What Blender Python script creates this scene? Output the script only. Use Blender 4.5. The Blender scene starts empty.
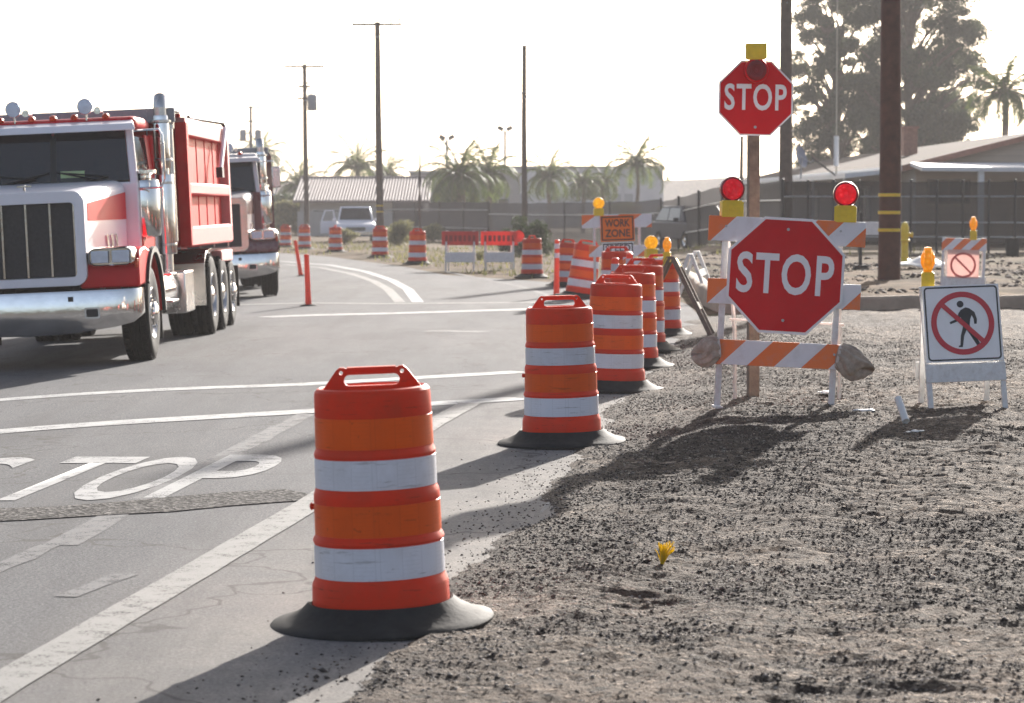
import bpy, bmesh, math, random
import numpy as np
from mathutils import Vector, Matrix, Euler
R = math.radians
PI = math.pi
random.seed(7)
rng = np.random.default_rng(11)
scene = bpy.context.scene
COL = scene.collection

# ------------------------------------------------------------------ camera
F = 2700.0; CX, CY, HOR = 512.0, 351.5, 202.0
CAMH = 1.79
PITCH = math.atan((CY - HOR) / F)
cam_d = bpy.data.cameras.new('camera'); cam = bpy.data.objects.new('camera', cam_d)
COL.objects.link(cam); scene.camera = cam
cam.location = (0, 0, CAMH); cam.rotation_euler = (PI/2 - PITCH, 0, 0)
cam_d.sensor_width = 36.0; cam_d.lens = 36.0 * F / 1024.0
cam_d.clip_start = 0.2; cam_d.clip_end = 3000
cam_d.dof.use_dof = True; cam_d.dof.focus_distance = 18.0; cam_d.dof.aperture_fstop = 5.6

# ------------------------------------------------------------------ terrain
def ss(a, b, t):
    t = np.clip((t - a) / (b - a), 0, 1); return t * t * (3 - 2 * t)
EDGE = [(-2, -1.9), (5, -1.28), (9.65, -.62), (10.8, -.33), (12.1, -.2), (14.3, .06), (16.8, .38), (18.7, .56), (25, 1.22), (29.6, 1.66),
        (37.8, 2.5), (41.2, 2.9), (46.5, 3.05), (52, 2.9), (60, .86), (66, -1.64), (74, -2.9), (92, -6.2), (101, -8.6), (118, -14), (140, -30), (160, -60)]
EY = np.array([e[0] for e in EDGE], float); EX = np.array([e[1] for e in EDGE], float)
def edge(y): return np.interp(y, EY, EX)
def gz(x, y):
    x = np.asarray(x, float); y = np.asarray(y, float)
    t_ = np.clip(-x - 2.9, 0, 12); z = -.045 * np.where(t_ < 1.6, t_ * t_ / 3.2, t_ - .8).clip(0, 8.5) * (1 - ss(60, 95, y))
    z = z - .3 * ss(70, 135, y)
    e = edge(y)
    front = .12 * ss(0, 1.2, x - e) * ss(13, 21, y)
    k = 3.45
    back = .13 + .17 * ss(41.2, 42.0, y) + .13 * ss(44, 70, y)
    lo = 2.9 + np.clip(y - 60, 0, 200) * .04; hi = 4.0 + np.clip(y - 60, 0, 200) * .11
    sx = np.where(y < 60, ss(k - .1, k + .5, x), ss(lo, hi, x))
    t = ss(41.0, 41.6, y)
    z = z + front * (1 - t) + back * sx * t
    return z
def gzf(x, y): return float(gz(x, y))
def ray(px, py):
    d = Vector(((px - CX) / F, -(py - CY) / F, -1.0)); d.rotate(cam.rotation_euler); return d
def at(px, py, dz=0.0):
    d = ray(px, py); x = y = z = 0
    zz = 0.0
    for i in range(30):
        t = (zz + dz - CAMH) / d.z
        x, y = d.x * t, d.y * t; zz = .5 * zz + .5 * gzf(x, y)
    return x, y, gzf(x, y)
def xat(px, y):   # x that projects to column px at distance y (ground level)
    return (px - CX) / F * y * (1 + 0.0)

# ------------------------------------------------------------------ numpy noise
def vnoise(x, y, seed=0):
    xi = np.floor(x).astype(np.int64); yi = np.floor(y).astype(np.int64)
    fx = x - xi; fy = y - yi
    fx = fx * fx * (3 - 2 * fx); fy = fy * fy * (3 - 2 * fy)
    def h(a, b):
        n = (a * 374761393 + b * 668265263 + seed * 982451653) & 0x7fffffff
        n = ((n ^ (n >> 13)) * 1274126177) & 0x7fffffff
        n = n ^ (n >> 16)
        return (n & 0xffff) / 65535.0
    a = h(xi, yi); b = h(xi + 1, yi); c = h(xi, yi + 1); d = h(xi + 1, yi + 1)
    return (a * (1 - fx) + b * fx) * (1 - fy) + (c * (1 - fx) + d * fx) * fy
def fbm(x, y, oct=4, seed=0, gain=.5):
    s = 0; a = 1; t = 0
    for i in range(oct):
        s = s + a * vnoise(x * 2**i + 17.3 * i, y * 2**i - 9.1 * i, seed + i); t += a; a *= gain
    return s / t

# ------------------------------------------------------------------ materials
def newmat(name):
    m = bpy.data.materials.new(name); m.use_nodes = True
    nt = m.node_tree; nt.nodes.clear()
    out = nt.nodes.new('ShaderNodeOutputMaterial'); b = nt.nodes.new('ShaderNodeBsdfPrincipled')
    nt.links.new(b.outputs[0], out.inputs[0]); return m, nt, b, out
def N(nt, t, **kw):
    n = nt.nodes.new(t)
    for k, v in kw.items():
        if k.startswith('i_'): n.inputs[k[2:].replace('_', ' ')].default_value = v
        else: setattr(n, k, v)
    return n
def L(nt, a, b): nt.links.new(a, b)
def c4(c): return (c[0], c[1], c[2], 1)
def ramp(nt, fac, stops):
    r = nt.nodes.new('ShaderNodeValToRGB'); e = r.color_ramp.elements
    while len(e) > 1: e.remove(e[-1])
    e[0].position = stops[0][0]; e[0].color = c4(stops[0][1])
    for p, c in stops[1:]:
        k = e.new(p); k.color = c4(c)
    L(nt, fac, r.inputs[0]); return r
def mixc(nt, fac, a, b, mode='MIX'):
    m = nt.nodes.new('ShaderNodeMix'); m.data_type = 'RGBA'; m.blend_type = mode
    if isinstance(fac, (int, float)): m.inputs[0].default_value = fac
    else: L(nt, fac, m.inputs[0])
    for s, v in ((6, a), (7, b)):
        if isinstance(v, (tuple, list)): m.inputs[s].default_value = c4(v)
        else: L(nt, v, m.inputs[s])
    return m.outputs[2]
def coords(nt, kind='Object', scale=(1, 1, 1)):
    tc = nt.nodes.new('ShaderNodeTexCoord'); mp = nt.nodes.new('ShaderNodeMapping')
    mp.inputs['Scale'].default_value = scale; L(nt, tc.outputs[kind], mp.inputs[0]); return mp.outputs[0]
def noise(nt, vec, scale, detail=4, rough=.6):
    n = nt.nodes.new('ShaderNodeTexNoise'); n.inputs['Scale'].default_value = scale
    n.inputs['Detail'].default_value = detail; n.inputs['Roughness'].default_value = rough
    L(nt, vec, n.inputs['Vector']); return n.outputs[0]
def mth(nt, op, a, b=None, clamp=False):
    m = nt.nodes.new('ShaderNodeMath'); m.operation = op; m.use_clamp = clamp
    for i, v in enumerate((a, b)):
        if v is None: continue
        if isinstance(v, (int, float)): m.inputs[i].default_value = v
        else: L(nt, v, m.inputs[i])
    return m.outputs[0]
def bump(nt, b, h, strength, dist=.01):
    n = nt.nodes.new('ShaderNodeBump'); n.inputs['Strength'].default_value = strength; n.inputs['Distance'].default_value = dist
    L(nt, h, n.inputs['Height']); L(nt, n.outputs[0], b.inputs['Normal'])
MC = {}
def pm(name, col, rough=.5, metal=0, var=.15, scale=6, bmp=0, dirt=0, dirtcol=(.2, .16, .12), coat=0, trans=0, spec=None):
    if name in MC: return MC[name]
    m, nt, b, out = newmat(name)
    v = coords(nt)
    n = noise(nt, v, scale, 5, .65)
    lo = tuple(c * (1 - var) for c in col); hi = tuple(min(1, c * (1 + var)) for c in col)
    base = ramp(nt, n, [(.3, lo), (.7, hi)]).outputs[0]
    if dirt:
        n2 = noise(nt, v, scale * 2.7, 8, .7)
        f = mth(nt, 'MULTIPLY', ramp(nt, n2, [(.45, (0, 0, 0)), (.75, (1, 1, 1))]).outputs[0], dirt)
        base = mixc(nt, f, base, dirtcol)
    L(nt, base, b.inputs['Base Color'])
    rr = mth(nt, 'MULTIPLY_ADD', n, .15); nt.nodes[-1].inputs[2].default_value = rough - .07
    L(nt, rr, b.inputs['Roughness'])
    b.inputs['Metallic'].default_value = metal
    if coat: b.inputs['Coat Weight'].default_value = coat; b.inputs['Coat Roughness'].default_value = .08
    if spec is not None: b.inputs['Specular IOR Level'].default_value = spec
    if bmp: bump(nt, b, noise(nt, v, scale * 6, 4), bmp, .01)
    if trans:
        t = nt.nodes.new('ShaderNodeBsdfTranslucent'); L(nt, base, t.inputs[0])
        mx = nt.nodes.new('ShaderNodeMixShader'); mx.inputs[0].default_value = trans
        L(nt, b.outputs[0], mx.inputs[1]); L(nt, t.outputs[0], mx.inputs[2]); L(nt, mx.outputs[0], out.inputs[0])
    MC[name] = m; return m

M = {}
M['drum'] = pm('drum_plastic', (.62, .030, .010), .45, var=.10, scale=4, dirt=.22, dirtcol=(.30, .09, .05), bmp=.05, trans=.05, spec=.3)
M['band_o'] = pm('orange_reflective', (.80, .125, .008), .35, var=.10, scale=3, dirt=.2, dirtcol=(.45, .10, .02), coat=.15, spec=.3)
M['band_w'] = pm('white_reflective', (.72, .73, .78), .32, var=.07, scale=5, dirt=.22, dirtcol=(.42, .40, .38), metal=.15)
def scuffed(name, col, dirtc, rough, honey=0, spec=.14, dirt=.5):
    m, nt, b, out = newmat(name); v = coords(nt)
    oi = nt.nodes.new('ShaderNodeObjectInfo'); rnd = oi.outputs['Random']
    off = nt.nodes.new('ShaderNodeVectorMath'); off.operation = 'ADD'; cmb = nt.nodes.new('ShaderNodeCombineXYZ')
    r10 = mth(nt, 'MULTIPLY', rnd, 37.0); [L(nt, r10, cmb.inputs[i]) for i in range(3)]; L(nt, v, off.inputs[0]); L(nt, cmb.outputs[0], off.inputs[1]); v = off.outputs[0]
    tone = ramp(nt, rnd, [(0, tuple(c * .82 for c in col)), (.5, col), (1, tuple(min(1, c * 1.12) for c in col))]).outputs[0]
    n = noise(nt, v, 3.2, 6, .7); c = mixc(nt, mth(nt, 'MULTIPLY', ramp(nt, n, [(.42, (0, 0, 0)), (.72, (1, 1, 1))]).outputs[0], dirt * .8), tone, dirtc)
    mp = nt.nodes.new('ShaderNodeMapping'); mp.inputs['Scale'].default_value = (3, 3, 40); mp.inputs['Rotation'].default_value = (.25, .15, 0); L(nt, v, mp.inputs[0])
    sc = noise(nt, mp.outputs[0], 1.6, 5, .75); c = mixc(nt, mth(nt, 'MULTIPLY', ramp(nt, sc, [(.60, (0, 0, 0)), (.66, (1, 1, 1))]).outputs[0], dirt), c, tuple(x * .45 for x in dirtc))
    sp = noise(nt, v, 34, 3, .6); c = mixc(nt, mth(nt, 'MULTIPLY', ramp(nt, sp, [(.68, (0, 0, 0)), (.74, (1, 1, 1))]).outputs[0], dirt * .9), c, tuple(x * .35 for x in dirtc))
    h = n
    if honey:
        tc = coords(nt, 'Object'); sx_ = nt.nodes.new('ShaderNodeSeparateXYZ'); L(nt, tc, sx_.inputs[0])
        ang = mth(nt, 'ARCTAN2', sx_.outputs[0], sx_.outputs[1]); cell = mth(nt, 'FRACT', mth(nt, 'MULTIPLY', ang, 2.9)); seam = mth(nt, 'LESS_THAN', cell, .022)
        rows = mth(nt, 'FRACT', mth(nt, 'MULTIPLY', sx_.outputs[2], 62.0)); rl = mth(nt, 'LESS_THAN', rows, .22)
        blk = mth(nt, 'GREATER_THAN', mth(nt, 'FRACT', mth(nt, 'MULTIPLY', ang, 1.45)), .55)
        c = mixc(nt, mth(nt, 'MULTIPLY', mth(nt, 'MULTIPLY', rl, blk), .16), c, tuple(x * .6 for x in col)); c = mixc(nt, mth(nt, 'MULTIPLY', seam, .35), c, tuple(x * .5 for x in col)); c = mixc(nt, mth(nt, 'MULTIPLY', blk, .10), c, tuple(min(1, x * 1.25) for x in col))
    L(nt, c, b.inputs['Base Color']); rr = mth(nt, 'MULTIPLY_ADD', sc, .35); nt.nodes[-1].inputs[2].default_value = rough - .12; L(nt, rr, b.inputs['Roughness']); b.inputs['Specular IOR Level'].default_value = spec
    bump(nt, b, noise(nt, v, 2.5, 3, .5), .35, .02); return m
M['drum'] = scuffed('drum_plastic', (.72, .040, .012), (.24, .065, .035), .45)
M['band_o'] = scuffed('orange_reflective', (.86, .108, .006), (.48, .07, .012), .36, 1, .2)
M['band_w'] = scuffed('white_reflective', (.63, .64, .70), (.34, .31, .29), .32, 1, .35)
M['rubber'] = pm('black_rubber', (.035, .034, .033), .75, var=.3, scale=8, bmp=.2, dirt=.3, dirtcol=(.06, .054, .046), spec=.08)
M['white'] = pm('white_paint', (.72, .72, .72), .45, var=.06, scale=6, dirt=.22, dirtcol=(.42, .38, .33))
M['whiteleg'] = pm('white_leg_paint', (.66, .66, .65), .5, var=.1, scale=10, dirt=.45, dirtcol=(.35, .30, .25))
M['signw'] = pm('sign_white_sheeting', (.80, .80, .80), .35, var=.04, dirt=.08, dirtcol=(.5, .48, .45))
M['signr'] = pm('sign_red_sheeting', (.58, .006, .014), .42, var=.10, scale=3, dirt=.15, dirtcol=(.42, .03, .03), spec=.15)
M['signo'] = pm('sign_orange_sheeting', (.85, .17, .015), .4, var=.08, dirt=.1, spec=.2)
M['black'] = pm('black_ink', (.02, .02, .022), .5, var=.2)
M['wood'] = pm('weathered_timber', (.19, .145, .11), .85, var=.3, scale=14, bmp=.4)
M['pole'] = pm('dark_brown_pole_timber', (.085, .032, .020), .85, var=.35, scale=5, bmp=.5)
M['pole2'] = pm('grey_brown_pole_timber', (.09, .06, .047), .85, var=.3, scale=5, bmp=.4)
M['yel'] = pm('yellow_plastic', (.80, .56, .02), .45, var=.15, dirt=.25, dirtcol=(.30, .22, .06))
M['yelp'] = pm('yellow_marker_paint', (.75, .52, .03), .5, var=.1)
M['sandbag'] = pm('grey_woven_sack', (.36, .30, .24), .7, var=.3, scale=14, bmp=.2, dirt=.4, dirtcol=(.16, .13, .1))
M['chrome'] = pm('chrome', (.80, .78, .75), .10, metal=1, var=.12, scale=2.5, bmp=.12)
M['chromed'] = pm('dull_chrome', (.62, .60, .58), .25, metal=1, var=.15, scale=5)
M['tyre'] = pm('tyre_rubber', (.018, .017, .016), .85, var=.3, scale=6, bmp=.3, dirt=.4, dirtcol=(.05, .045, .04), spec=.15)
M['dark'] = pm('dark_chassis_paint', (.02, .02, .02), .6, var=.3)
M['tred'] = pm('truck_red_paint', (.60, .006, .012), .40, var=.08, scale=2, coat=.06, spec=.15)
M['tredm'] = pm('dump_body_red_paint', (.62, .010, .012), .5, var=.15, scale=3, dirt=.2, dirtcol=(.40, .08, .06), spec=.1)
M['twhite'] = pm('truck_white_paint', (.80, .78, .82), .35, var=.03, scale=2, coat=.25)
M['maroon'] = pm('truck_maroon_paint', (.12, .015, .02), .28, var=.06, scale=2, coat=.6)
M['silver'] = pm('truck_silver_paint', (.62, .58, .58), .3, var=.06, scale=2, coat=.5)
M['grille'] = pm('dark_grille_mesh', (.035, .032, .035), .5, var=.3, scale=30)
M['greym'] = pm('grey_metal', (.30, .31, .33), .5, metal=.3, var=.15, dirt=.2)
M['galv'] = pm('galvanised_steel', (.42, .42, .42), .45, metal=.5, var=.15)
M['stucco'] = pm('grey_stucco', (.36, .34, .33), .9, var=.1, scale=1.2, bmp=.2, dirt=.2)
M['stuccol'] = pm('pale_stucco', (.58, .57, .58), .9, var=.06, scale=.8, bmp=.2)
M['tansid'] = pm('tan_siding', (.37, .29, .22), .8, var=.1, scale=1.5)
M['greysid'] = pm('grey_siding', (.40, .38, .36), .8, var=.1, scale=1.5)
M['concrete'] = pm('dusty_concrete', (.34, .26, .19), .9, var=.2, scale=3, bmp=.4, dirt=.4)
M['brick'] = pm('chimney_brick', (.32, .15, .10), .85, var=.25, scale=8)
M['bark'] = pm('tree_bark', (.16, .12, .09), .9, var=.3, scale=4, bmp=.5)
M['palmbark'] = pm('palm_bark', (.20, .15, .11), .9, var=.35, scale=7, bmp=.6)
M['fencepost'] = pm('dark_fence_metal', (.03, .028, .028), .55, var=.2)
M['pinksign'] = pm('pale_translucent_sign', (.80, .62, .58), .5, var=.05, trans=.5)  # pale pink of sun shining through the sign, put into the colour
M['pinkring'] = pm('backlit_red_ring', (.70, .25, .23), .5, var=.05, trans=.5)  # ring colour paled for the sun shining through
M['redfab'] = pm('red_orange_board', (.75, .07, .05), .5, var=.15, trans=.35)
M['orange'] = pm('orange_board', (.80, .16, .02), .45, var=.1)
M['tube'] = pm('tube_plastic', (.82, .10, .045), .45, var=.12, scale=5, dirt=.15, dirtcol=(.4, .2, .15), trans=.25)
M['plast'] = pm('white_plastic', (.78, .78, .76), .5, var=.05, trans=.2)
M['carblue'] = pm('dark_blue_car_paint', (.025, .03, .05), .45, var=.05, spec=.2)
M['cargrey'] = pm('charcoal_car_paint', (.035, .035, .042), .45, var=.05, spec=.2)
M['bluedish'] = pm('dish_blue_grey', (.16, .18, .24), .5, var=.1)
M['seatf'] = pm('cab_seat_fabric', (.10, .03, .035), .8, var=.3)

def glass(name, tint, mixf=.5):
    m, nt, b, out = newmat(name)
    b.inputs['Base Color'].default_value = c4(tint); b.inputs['Roughness'].default_value = .04
    b.inputs['Specular IOR Level'].default_value = .6
    t = nt.nodes.new('ShaderNodeBsdfTransparent'); t.inputs[0].default_value = (.55, .58, .62, 1)
    mx = nt.nodes.new('ShaderNodeMixShader')
    n = noise(nt, coords(nt), 3, 2); f = mth(nt, 'MULTIPLY_ADD', n, .12); nt.nodes[-1].inputs[2].default_value = mixf - .06
    L(nt, f, mx.inputs[0]); L(nt, b.outputs[0], mx.inputs[1]); L(nt, t.outputs[0], mx.inputs[2]); L(nt, mx.outputs[0], out.inputs[0])
    return m
M['glass'] = glass('tinted_window_glass', (.012, .014, .018), .30)
M['winglass'] = pm('dark_house_glass', (.03, .035, .04), .1, var=.2)
def lens(name, col, emit=0):
    m, nt, b, out = newmat(name)
    v = coords(nt); n = N(nt, 'ShaderNodeTexVoronoi'); n.inputs['Scale'].default_value = 22; L(nt, v, n.inputs['Vector'])
    b.inputs['Base Color'].default_value = c4(col); b.inputs['Roughness'].default_value = .2
    bump(nt, b, n.outputs[0], .9, .012)
    fc = ramp(nt, n.outputs[0], [(.0, tuple(min(1, c * 1.5 + .10) for c in col)), (.35, col), (.7, tuple(c * .8 for c in col))]).outputs[0]; L(nt, fc, b.inputs['Base Color'])
    t = nt.nodes.new('ShaderNodeBsdfTranslucent'); L(nt, fc, t.inputs[0])
    mx = nt.nodes.new('ShaderNodeMixShader'); mx.inputs[0].default_value = .45
    L(nt, b.outputs[0], mx.inputs[1]); L(nt, t.outputs[0], mx.inputs[2])
    if emit:
        e = nt.nodes.new('ShaderNodeEmission'); e.inputs[0].default_value = c4(col); e.inputs[1].default_value = emit
        a = nt.nodes.new('ShaderNodeAddShader'); L(nt, mx.outputs[0], a.inputs[0]); L(nt, e.outputs[0], a.inputs[1]); L(nt, a.outputs[0], out.inputs[0])
    else: L(nt, mx.outputs[0], out.inputs[0])
    return m
M['lens_r'] = lens('red_lamp_lens', (.80, .012, .04), .05)  # slight emission helps imitate sunlight coming through the lens
M['ringr'] = pm('deep_red_ring', (.22, .004, .012), .25, var=.1)
M['lens_rd'] = pm('dark_red_lamp_lens', (.22, .01, .012), .3, var=.3, scale=40)
M['lens_a'] = lens('amber_lamp_lens', (.95, .48, .015), .08)
M['lens_y'] = lens('yellow_lamp_lens', (.92, .60, .01), .06)
M['lens_w'] = pm('clear_lamp_lens', (.62, .66, .74), .15, var=.1, scale=12, coat=.8)
M['lens_o'] = lens('orange_marker_lens', (.70, .10, .02), .0)

def stripes(name='orange_white_stripes', period=.43, c1=(.80, .17, .03), c2=(.72, .72, .74), off=0.0, slope=1.0, trans=0):
    m, nt, b, out = newmat(name)
    tc = nt.nodes.new('ShaderNodeTexCoord'); sp = nt.nodes.new('ShaderNodeSeparateXYZ'); L(nt, tc.outputs['Object'], sp.inputs[0])
    z = mth(nt, 'MULTIPLY', sp.outputs[2], slope); d = mth(nt, 'SUBTRACT', sp.outputs[0], z)
    d = mth(nt, 'ADD', d, off + 100 * period); d = mth(nt, 'DIVIDE', d, period); fr = mth(nt, 'FRACT', d)
    f = mth(nt, 'GREATER_THAN', fr, .5)
    n = noise(nt, tc.outputs['Object'], 9, 6, .7); wear = mth(nt, 'MULTIPLY', ramp(nt, n, [(.5, (0, 0, 0)), (.8, (1, 1, 1))]).outputs[0], .35)
    c = mixc(nt, f, c1, c2); c = mixc(nt, wear, c, (.40, .34, .3))
    L(nt, c, b.inputs['Base Color']); b.inputs['Roughness'].default_value = .4
    return m
M['stripe_top'] = stripes('board_stripes_upper', off=.72)
M['stripe_mid'] = stripes('board_stripes_middle', off=.72)
M['stripe_low'] = stripes('board_stripes_lower', off=.545)
M['stripe_small'] = stripes('board_stripes_small', period=.28, off=.1)

# ------------------------------------------------------------------ mesh builder
class MB:
    def __init__(s): s.v = []; s.f = []; s.mi = []; s.mats = []
    def mat(s, m):
        if m not in s.mats: s.mats.append(m)
        return s.mats.index(m)
    def add(s, vs, fs, m, X=None):
        o = len(s.v); k = s.mat(m)
        for v in vs: s.v.append(tuple(X @ Vector(v)) if X is not None else tuple(v))
        for f in fs: s.f.append(tuple(i + o for i in f)); s.mi.append(k)
    def box(s, c, d, m, rot=None, taper=None):
        hx, hy, hz = d[0] / 2, d[1] / 2, d[2] / 2; tx, ty = taper or (1, 1)
        vs = [(-hx, -hy, -hz), (hx, -hy, -hz), (hx, hy, -hz), (-hx, hy, -hz), (-hx * tx, -hy * ty, hz), (hx * tx, -hy * ty, hz), (hx * tx, hy * ty, hz), (-hx * tx, hy * ty, hz)]
        X = Matrix.Translation(c)
        if rot: X = X @ Euler(rot).to_matrix().to_4x4()
        s.add(vs, [(0, 3, 2, 1), (4, 5, 6, 7), (0, 1, 5, 4), (1, 2, 6, 5), (2, 3, 7, 6), (3, 0, 4, 7)], m, X)
    def hexa(s, pts, m):
        s.add(pts, [(0, 3, 2, 1), (4, 5, 6, 7), (0, 1, 5, 4), (1, 2, 6, 5), (2, 3, 7, 6), (3, 0, 4, 7)], m)
    def cyl(s, p0, p1, r0, m, r1=None, n=16, cap=True):
        r1 = r0 if r1 is None else r1
        p0 = Vector(p0); p1 = Vector(p1); d = (p1 - p0)
        q = d.to_track_quat('Z', 'Y').to_matrix().to_4x4(); L_ = d.length
        vs = [(r0 * math.cos(2 * PI * i / n), r0 * math.sin(2 * PI * i / n), 0) for i in range(n)] + [(r1 * math.cos(2 * PI * i / n), r1 * math.sin(2 * PI * i / n), L_) for i in range(n)]
        fs = [(i, (i + 1) % n, n + (i + 1) % n, n + i) for i in range(n)]
        if cap: fs += [tuple(range(n - 1, -1, -1)), tuple(range(n, 2 * n))]
        s.add(vs, fs, m, Matrix.Translation(p0) @ q)
    def lathe(s, prof, m, n=32, X=None, a0=0, a1=2 * PI, fn=None):
        full = abs(a1 - a0 - 2 * PI) < 1e-6; k = n if full else n + 1
        vs = []
        for r, z in prof:
            for i in range(k):
                a = a0 + (a1 - a0) * i / n
                rr, zz = (fn(a, r, z) if fn else (r, z))
                vs.append((rr * math.cos(a), rr * math.sin(a), zz))
        fs = []
        for j in range(len(prof) - 1):
            for i in range(n):
                i2 = (i + 1) % k
                fs.append((j * k + i, j * k + i2, (j + 1) * k + i2, (j + 1) * k + i))
        s.add(vs, fs, m, X)
    def tube(s, pts, r, m, n=8, rs=None):
        pts = [Vector(p) for p in pts]; vs = []; k = len(pts); u = None
        for j, p in enumerate(pts):
            d = (pts[min(j + 1, k - 1)] - pts[max(j - 1, 0)]).normalized()
            if u is None: u = d.cross(Vector((1, 0, 0)) if abs(d.x) < .7 else Vector((0, 0, 1)))
            u = u - d * u.dot(d); u.normalize(); w = d.cross(u); rr = rs[j] if rs else r
            for i in range(n): vs.append(p + u * (rr * math.cos(2 * PI * i / n)) + w * (rr * math.sin(2 * PI * i / n)))
        fs = [(j * n + i, j * n + (i + 1) % n, (j + 1) * n + (i + 1) % n, (j + 1) * n + i) for j in range(k - 1) for i in range(n)]
        fs += [tuple(range(n - 1, -1, -1)), tuple(range((k - 1) * n, k * n))]
        s.add(vs, fs, m)
    def prism(s, poly, t0, t1, m, plane='XZ', X=None):
        n = len(poly)
        def P(a, b, t): return {'XZ': (a, t, b), 'YZ': (t, a, b), 'XY': (a, b, t)}[plane]
        vs = [P(a, b, t0) for a, b in poly] + [P(a, b, t1) for a, b in poly]
        fs = [(i, (i + 1) % n, n + (i + 1) % n, n + i) for i in range(n)] + [tuple(range(n)), tuple(range(2 * n - 1, n - 1, -1))]
        s.add(vs, fs, m, X)
    def ell(s, c, r, m, n=16, k=10, rot=None, noise_=0, seed=0):
        rn = random.Random(seed); vs = []; fs = []
        for j in range(k + 1):
            th = PI * j / k
            for i in range(n):
                a = 2 * PI * i / n; q = 1 + noise_ * (rn.random() - .5) * (1 if 0 < j < k else 0)
                vs.append((r[0] * math.sin(th) * math.cos(a) * q, r[1] * math.sin(th) * math.sin(a) * q, r[2] * math.cos(th) * q))
        for j in range(k):
            for i in range(n): fs.append((j * n + i, (j + 1) * n + i, (j + 1) * n + (i + 1) % n, j * n + (i + 1) % n))
        X = Matrix.Translation(c)
        if rot: X = X @ Euler(rot).to_matrix().to_4x4()
        s.add(vs, fs, m, X)
    def mesh(s, me, m, X=None):
        s.add([v.co for v in me.vertices], [tuple(p.vertices) for p in me.polygons], m, X)
    def build(s, name, parent=None, loc=(0, 0, 0), rot=(0, 0, 0), bevel=0, smooth=40, solid=0):
        me = bpy.data.meshes.new(name); me.from_pydata(s.v, [], s.f)
        for m in s.mats: me.materials.append(m)
        me.polygons.foreach_set('material_index', s.mi)
        bm = bmesh.new(); bm.from_mesh(me); bmesh.ops.remove_doubles(bm, verts=bm.verts, dist=1e-5)
        bmesh.ops.recalc_face_normals(bm, faces=bm.faces); bm.to_mesh(me); bm.free()
        if smooth:
            me.shade_smooth(); me.set_sharp_from_angle(angle=R(smooth))
        o = bpy.data.objects.new(name, me); COL.objects.link(o)
        o.location = loc; o.rotation_euler = rot
        if parent: o.parent = parent
        if bevel:
            b = o.modifiers.new('bevel', 'BEVEL'); b.width = bevel; b.segments = 2; b.limit_method = 'ANGLE'; b.angle_limit = R(50)
        return o
def tag(o, label=None, cat=None, group=None, kind=None):
    if label: o['label'] = label
    if cat: o['category'] = cat
    if group: o['group'] = group
    if kind: o['kind'] = kind
    return o
def empty(name, loc, rot=(0, 0, 0), label=None, cat=None, group=None):
    o = bpy.data.objects.new(name, None); COL.objects.link(o); o.empty_display_size = .1
    o.location = loc; o.rotation_euler = rot; tag(o, label, cat, group); return o
def copy_tree(o, parent=None):
    c = o.copy(); COL.objects.link(c)
    if parent: c.parent = parent
    for ch in list(o.children): copy_tree(ch, c)
    return c
def place(proto, first, loc, rot, label, scale=None):
    o = proto if first else copy_tree(proto)
    o.location = loc; o.rotation_euler = rot; o['label'] = label
    if scale: o.scale = scale if isinstance(scale, tuple) else (scale,) * 3
    return o
def npmesh(name, V, Fc, mats, mi=None, smooth=False):
    me = bpy.data.meshes.new(name); n = Fc.shape[1]
    me.vertices.add(len(V)); me.vertices.foreach_set('co', V.astype(np.float32).ravel())
    me.loops.add(Fc.size); me.loops.foreach_set('vertex_index', Fc.astype(np.int32).ravel())
    me.polygons.add(len(Fc)); me.polygons.foreach_set('loop_start', np.arange(0, Fc.size, n, dtype=np.int32))
    for m in mats: me.materials.append(m)
    if mi is not None: me.polygons.foreach_set('material_index', mi.astype(np.int32))
    me.update(calc_edges=True); me.validate()
    if smooth: me.shade_smooth()
    o = bpy.data.objects.new(name, me); COL.objects.link(o); return o
def gridmesh(name, X, Y, Z, mats, smooth=True):
    h, w = X.shape; V = np.stack([X, Y, Z], -1).reshape(-1, 3); idx = np.arange(h * w).reshape(h, w)
    Fc = np.stack([idx[:-1, :-1], idx[:-1, 1:], idx[1:, 1:], idx[1:, :-1]], -1).reshape(-1, 4)
    return npmesh(name, V, Fc, mats, smooth=smooth)
def shape2d(polys, name='s'):
    """filled 2D curve with holes -> mesh (XY plane)"""
    cu = bpy.data.curves.new(name, 'CURVE'); cu.dimensions = '2D'; cu.fill_mode = 'BOTH'
    return cu
def curve_mesh(polys, depth):
    cu = shape2d(polys); cu.extrude = depth / 2
    for poly in polys:
        sp = cu.splines.new('POLY'); sp.points.add(len(poly) - 1); sp.use_cyclic_u = True
        for i, (a, b) in enumerate(poly): sp.points[i].co = (a, b, 0, 1)
    ob = bpy.data.objects.new('tmp', cu); me = bpy.data.meshes.new_from_object(ob)
    bpy.data.objects.remove(ob); bpy.data.curves.remove(cu); return me
def text_mesh(s, size, xs=.75, off=0.0, depth=.002, center=True, spacing=1.0):
    cu = bpy.data.curves.new('t', 'FONT'); cu.body = s; cu.size = size; cu.offset = off; cu.extrude = depth / 2; cu.resolution_u = 4
    cu.space_character = spacing
    ob = bpy.data.objects.new('tmp', cu); me = bpy.data.meshes.new_from_object(ob)
    bpy.data.objects.remove(ob); bpy.data.curves.remove(cu)
    xs_ = [v.co.x for v in me.vertices]; ys_ = [v.co.y for v in me.vertices]
    cx = (min(xs_) + max(xs_)) / 2; cy = (min(ys_) + max(ys_)) / 2
    for v in me.vertices:
        v.co.x = (v.co.x - cx) * xs; v.co.y = v.co.y - cy
    return me
XZ = Matrix(((1, 0, 0, 0), (0, 0, -1, 0), (0, 1, 0, 0), (0, 0, 0, 1)))   # XY-plane shape -> standing, facing -Y

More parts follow.
